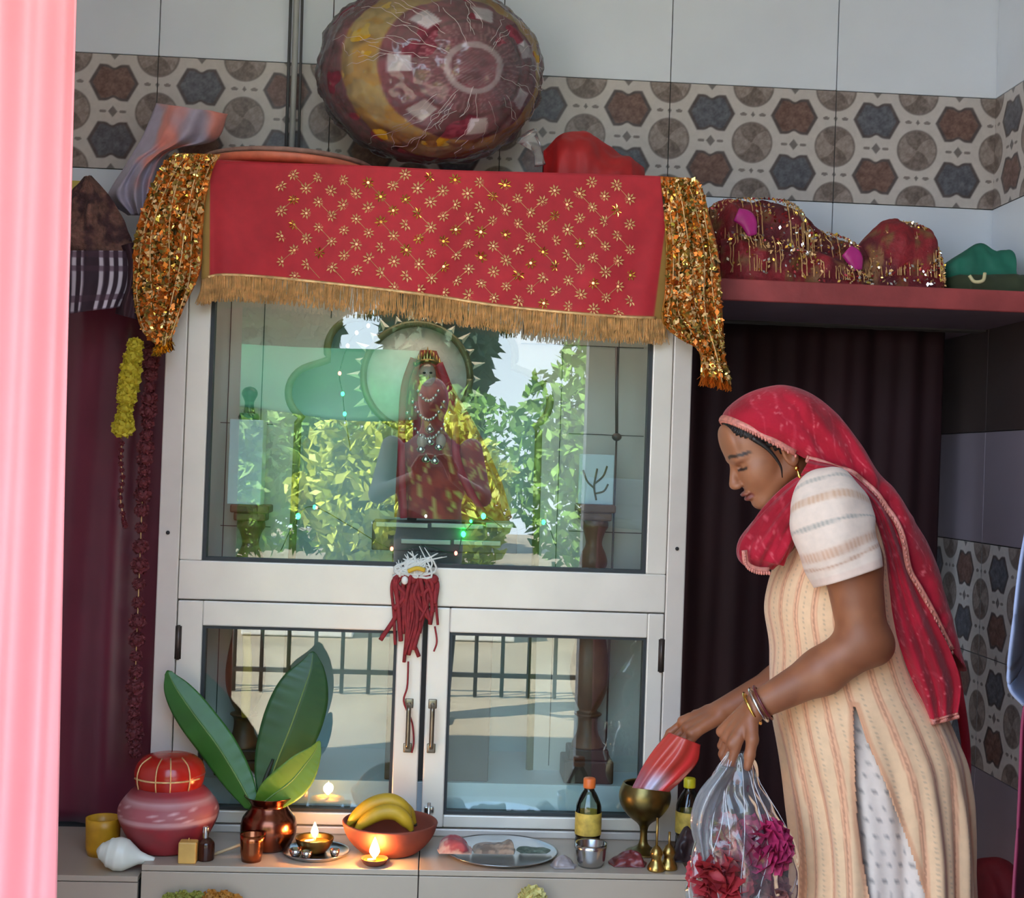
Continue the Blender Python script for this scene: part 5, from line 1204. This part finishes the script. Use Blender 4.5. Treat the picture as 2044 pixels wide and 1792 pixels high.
# ---- red headscarf
def scol(v, seed=0):
    n = fbm(v, 12, seed); c = mixc((176, 28, 48), (150, 22, 38), ss(n, -.3, .4))
    wv_ = np.sin(v[:, 0]*150+v[:, 2]*40+fbm(v, 9, seed+2)*5); dd = ss(vnoise(v, 120, seed+7), .1, .5)
    c = mixc(c, (216, 96, 104), ss(wv_, .93, .99)*.6*(.4+.6*dd)); return mixc(c, (222, 120, 120), ss(vnoise(v, 170, seed+5), .62, .8)*.6)
secs = [((1441, 834), (1606, 914), .086), ((1456, 812), (1622, 918), .094), ((1490, 787), (1645, 926), .100), ((1530, 773), (1668, 934), .104), ((1566, 770), (1690, 940), .106), ((1610, 785), (1706, 950), .108), ((1655, 822), (1722, 962), .110),
        ((1698, 880), (1742, 982), .118), ((1730, 936), (1764, 1010), .130), ((1765, 975), (1785, 1040), .140), ((1800, 1028), (1800, 1085), .142), ((1836, 1090), (1812, 1135), .140), ((1862, 1165), (1832, 1175), .13), ((1886, 1250), (1868, 1240), .12), ((1906, 1335), (1896, 1295), .11)]
sq_ = cr(np.array([[*a, *b, w_] for a, b, w_ in secs], float), 150)
def hood(u, v):
    i = np.clip((v*149).round().astype(int), 0, 149); t = (u-.5)*np.pi; e_ = sq_[i]
    C_ = np.array([P(a, b, YW) for a, b in e_[:, :2]]); H_ = np.array([P(a, b, YW-w9) for (a, b), w9 in zip(e_[:, 2:4], e_[:, 4])])
    sn = np.sin(t); q = H_+(C_-H_)*(np.maximum(np.cos(t), 0)**.6)[:, None]; q[:, 1] = YW+e_[:, 4]*np.sign(sn)*np.abs(sn)**.9
    q[:, 1] += .004*np.sin(v*34+u*9)*np.abs(np.sin(t)); return q
v, f = grid(hood, 140, 150); fdn = .003*np.sin(fbm(v, 7, 3)*9+v[:, 0]*70); v[:, 1] -= fdn*ss(np.abs(np.repeat(np.linspace(-1, 1, 140), 150)), .1, .5)
hs = mk('headscarf', (v, f), m_vc_s, per, col=scol(v), solid=.002)
m_trim = M('pink_gold_trim', (206, 128, 112), .5, .2, var=.25, vs=120)
def trim(q, r=.006, name='trim', beads=True):
    b = []
    if beads:
        for k in range(0, len(q), 1): b.append(ellip(q[k]+np.array([0, -.003, -r*.9]), (.0028, .0028, .0042), 6, 5))
    mk(name, join(tube(q, r, 8, None, .45), *b), m_trim, hs)
nt_ = np.linspace(0, 1, 70); e0 = hood(np.linspace(0.01, .99, 60), np.zeros(60)); trim(e0, .007)
e1_ = hood(np.full(90, .0), np.linspace(0, 1, 90)); e1_[:, 1] -= .012; trim(e1_, .006)
# near flap hanging down the back
Lf = [(1598, 948), (1660, 950), (1722, 1000), (1752, 1075), (1768, 1160), (1782, 1240), (1806, 1320), (1832, 1385), (1850, 1440)]
Rf = [(1616, 916), (1690, 940), (1766, 1012), (1802, 1090), (1836, 1180), (1872, 1248), (1900, 1305), (1918, 1365), (1912, 1424)]
flf = polysurf(Lf, Rf, -.615, 60, 140, .015, 2.5, .010, lambda u, v: .02*v+.03*(v < .12)*(1-v/.12))
v, f = grid(flf, 60, 140)
fp_ = mk('back_drape', (v, f), m_vc_s, hs, col=scol(v, 4), solid=.002)
trim(flf(np.linspace(0, 1, 26), np.full(26, 1.0)), .006)
flf2 = polysurf([(1840, 1180), (1880, 1280), (1905, 1400), (1918, 1480), (1925, 1560)], [(1862, 1170), (1905, 1290), (1924, 1390), (1936, 1480), (1938, 1560)], -.40, 12, 40, .004)
v, f = grid(flf2, 12, 40); mk('far_drape', (v, f), m_vc_s, hs, col=scol(v, 6), solid=.002)
# wrap round the neck and hanging on the chest
wr = [(1690, 940, -.55, .020), (1650, 952, -.56, .024), (1604, 985, -.565, .030), (1562, 1034, -.56, .038), (1534, 1078, -.55, .044), (1516, 1110, -.545, .044), (1512, 1132, -.545, .026)]
q = cr(np.array([[*P(a, b, Y_), r] for a, b, Y_, r in wr]), 60)
v, f = tube(q[:, :3], q[:, 3], 60, None, 1.25); a = np.tile(np.linspace(0, 2*np.pi, 60, endpoint=False), 60); t = np.repeat(np.linspace(0, 1, 60), 60)
v += (v-np.repeat(q[:, :3], 60, 0))*(.10*np.sin(a*7+t*4)+.05*np.sin(a*13-t*7))[:, None]
mk('neck_wrap', (v, f), m_vc_s, hs, col=scol(v, 8))
v, f = tube([P(1640, 940, -.385), P(1590, 985, -.38), P(1560, 1020, -.42), P(1545, 1050, -.50)], [.026, .034, .036, .03], 24, 30)
mk('far_wrap', (v, f), m_vc_s, hs, col=scol(v, 9))
trim(np.array([P(a, b, -.60) for a, b in cr(np.array([(1486, 1098), (1490, 1124), (1510, 1136), (1535, 1138)], float), 16)]), .006)
# bangles and ring
wd = nwr-P(1640, 1340, -.63); wd /= np.linalg.norm(wd); e1w = np.cross(wd, [0, 1, 0]); e1w /= np.linalg.norm(e1w); e2w = np.cross(wd, e1w)
def bang(c, r, th, mat): mk('bangle', tube([c+r*(math.cos(t)*e1w+math.sin(t)*e2w) for t in np.linspace(0, 2*np.pi, 36)], th, 8), mat, per)
bang(nwr+wd*.012, .0325, .0030, m_sequin); bang(nwr-wd*.002, .034, .0032, m_silver); bang(nwr-wd*.012, .035, .0026, M('maroon_bangle', (96, 30, 34), .3))
# ---- red packet held in the far hand
tp = np.mean(tips2, 0)
pk = thing('red_packet', P(1310, 1572, -.30), 'shiny red and pink packet held in the hand over the brass goblet', 'packet')
fnp = polysurf([(1336, 1462), (1310, 1490), (1284, 1528), (1262, 1572)], [(1398, 1486), (1392, 1520), (1366, 1552), (1335, 1580)], -.385, 40, 40, .028, 3, .006)
v, f = grid(fnp, 40, 40); t = np.tile(np.linspace(0, 1, 40), 40); u = np.repeat(np.linspace(0, 1, 40), 40)
c = mixc((186, 62, 52), (210, 50, 50), ss(u, .5, .9)); c = mixc(c, (196, 186, 206), ss(t, .55, .9)*(1-ss(np.abs(u-.5), .12, .32))); c = mixc(c, (140, 96, 116), ss(t, .5, .95)*(1-ss(u, .1, .4))*.8)
fnq = polysurf([(1336, 1462), (1310, 1490), (1284, 1528), (1262, 1572)], [(1398, 1486), (1392, 1520), (1366, 1552), (1335, 1580)], -.372, 40, 40, -.012, 2, .004)
v2, f2 = grid(fnq, 40, 40)
mk('packet_front', (v, f), m_vc_glossy, pk, col=c, solid=.0015); mk('packet_back', (v2, f2), m_vc_glossy, pk, col=c*.9, solid=.0015)
# ---- clear plastic bag held in the near hand, with flowers inside
Yg = -.615; bagt = thing('plastic_bag', P(1480, 1840, Yg), 'clear plastic bag of red and pink flowers hanging from the woman\'s hand', 'bag')
br = [(1500, 1472, 18), (1530, 1470, 34), (1570, 1468, 52), (1620, 1474, 72), (1670, 1482, 92), (1720, 1484, 103), (1770, 1478, 106), (1810, 1476, 98), (1850, 1474, 70), (1872, 1474, 20)]
bq = cr(np.array(br, float), 90)
def bagf(u, v, k=1.0):
    i = np.clip((v*89).round().astype(int), 0, 89); e_ = bq[i]; a = u*2*np.pi; cc = np.array([P(m, n, Yg) for n, m in e_[:, :2]])
    r = e_[:, 2]*MPP(Yg)*k*(1+.10*np.sin(a*5+v*5)*(1-v*.7)+.05*np.sin(a*11-v*9))
    return cc+np.stack([np.cos(a)*r, np.sin(a)*r*.62, 0*a], 1)
v, f = grid(bagf, 120, 90, True); v += .006*np.stack([fbm(v, 20, 1), fbm(v, 20, 2), 0*v[:, 0]], 1)
mk('bag_film', (v, f), Mglass('bag_film', (246, 246, 248), .05, .10, 1.45, hz=.07), bagt)
q = polysurf([(1440, 1528), (1395, 1580), (1378, 1640), (1392, 1700), (1410, 1760)], [(1470, 1532), (1446, 1600), (1430, 1650), (1424, 1700), (1420, 1760)], Yg-.01, 30, 40, .03, 2, .006)
v, f = grid(q, 30, 40); mk('bag_handle', (v, f), Mglass('bag_handle_film', (236, 236, 240), .05, .12, 1.45, hz=.16), bagt, solid=.001)
cre = []
for k in range(9):
    u0 = rng.uniform(.5, 1.0); vv_ = np.linspace(.03, rng.uniform(.4, .9), 14); cre.append(tube(bagf(u0+.03*np.sin(vv_*7+k), vv_, 1.02), .0007, 4))
stuff(mk('bag_creases', join(*cre), M('plastic_crease_white', (214, 208, 212), .2, var=0), bagt, smooth=False))
for k, (a, b, dy, r, cc, lab) in enumerate(((1518, 1690, -.015, .062, (176, 40, 88), 'deep pink flower head pressed against the side of the plastic bag'), (1440, 1748, -.015, .066, (176, 46, 52), 'red flower head low in the plastic bag'),
                          (1446, 1672, .0, .048, (184, 50, 60), 'red flower head behind the others in the plastic bag'), (1520, 1785, .0, .058, (158, 92, 84), 'faded brownish pink flower head at the bottom of the plastic bag'))):
    tag(mk('flower_head', blossom(P(a, b, Yg+dy), r, 150, 500+k), M('petal_%d' % k, cc, .6, var=.25, vs=30), smooth=True), lab, 'flower', 'flowers in the plastic bag')
# ---- the photographer stands behind the viewpoint and shows only in the glass
ph = thing('person', (-.02, -3.62, 0), 'dark-clothed photographer mirrored faintly in the cabinet glass over the idol', 'person')
T = SDF((-.45, -3.95, 0), (.45, -3.22, 1.75), .009)
T.ell((-.02, -3.64, 1.60), (.078, .098, .115)); T.ell((-.02, -3.545, 1.585), (.014, .02, .02), k=.01); T.cone((-.02, -3.64, 1.50), (-.02, -3.65, 1.40), .055, .06)
T.ell((-.02, -3.65, 1.22), (.19, .11, .22), k=.05); T.ell((-.02, -3.65, .98), (.165, .11, .20), k=.05)
for s in (-1, 1):
    x = -.02+s*.20; T.cone((x, -3.64, 1.36), (x+s*.06, -3.56, 1.12), .055, .045, .03); T.cone((x+s*.06, -3.56, 1.12), (s*.09, -3.36, 1.22), .042, .028, .02)
    hand(T, (s*.085, -3.36, 1.225), (-s*.25, .35, .9), (s*.6, -.8, .1), s, (.5, .5, .5, .5), .17)
    T.cone((-.02+s*.09, -3.65, .88), (-.02+s*.10, -3.64, .48), .085, .06, .03); T.cone((-.02+s*.10, -3.64, .48), (-.02+s*.10, -3.66, .08), .058, .036, .02); T.cone((-.02+s*.10, -3.67, .04), (-.02+s*.10, -3.50, .03), .034, .026, .02)
v, f = T.mesh(); v[:, 2] = np.maximum(v[:, 2], 0)
c = np.tile(np.array([22., 22., 26.]), (len(v), 1)); c = mixc(c, (60, 42, 34), np.maximum(ss(v[:, 2], 1.43, 1.45), (v[:, 1] > -3.40)*(v[:, 2] > 1.1)*1.0)); c = mixc(c, (22, 18, 16), ss(v[:, 2]+(-3.62-v[:, 1])*.6, 1.645, 1.66))
mk('body', (v, f), m_vc, ph, col=c)
tag(mk('phone', box(-.04, .04, -3.262, -3.254, 1.19, 1.27, .003), m_iron, smooth=False), 'black phone held by the photographer mirrored in the glass', 'phone')
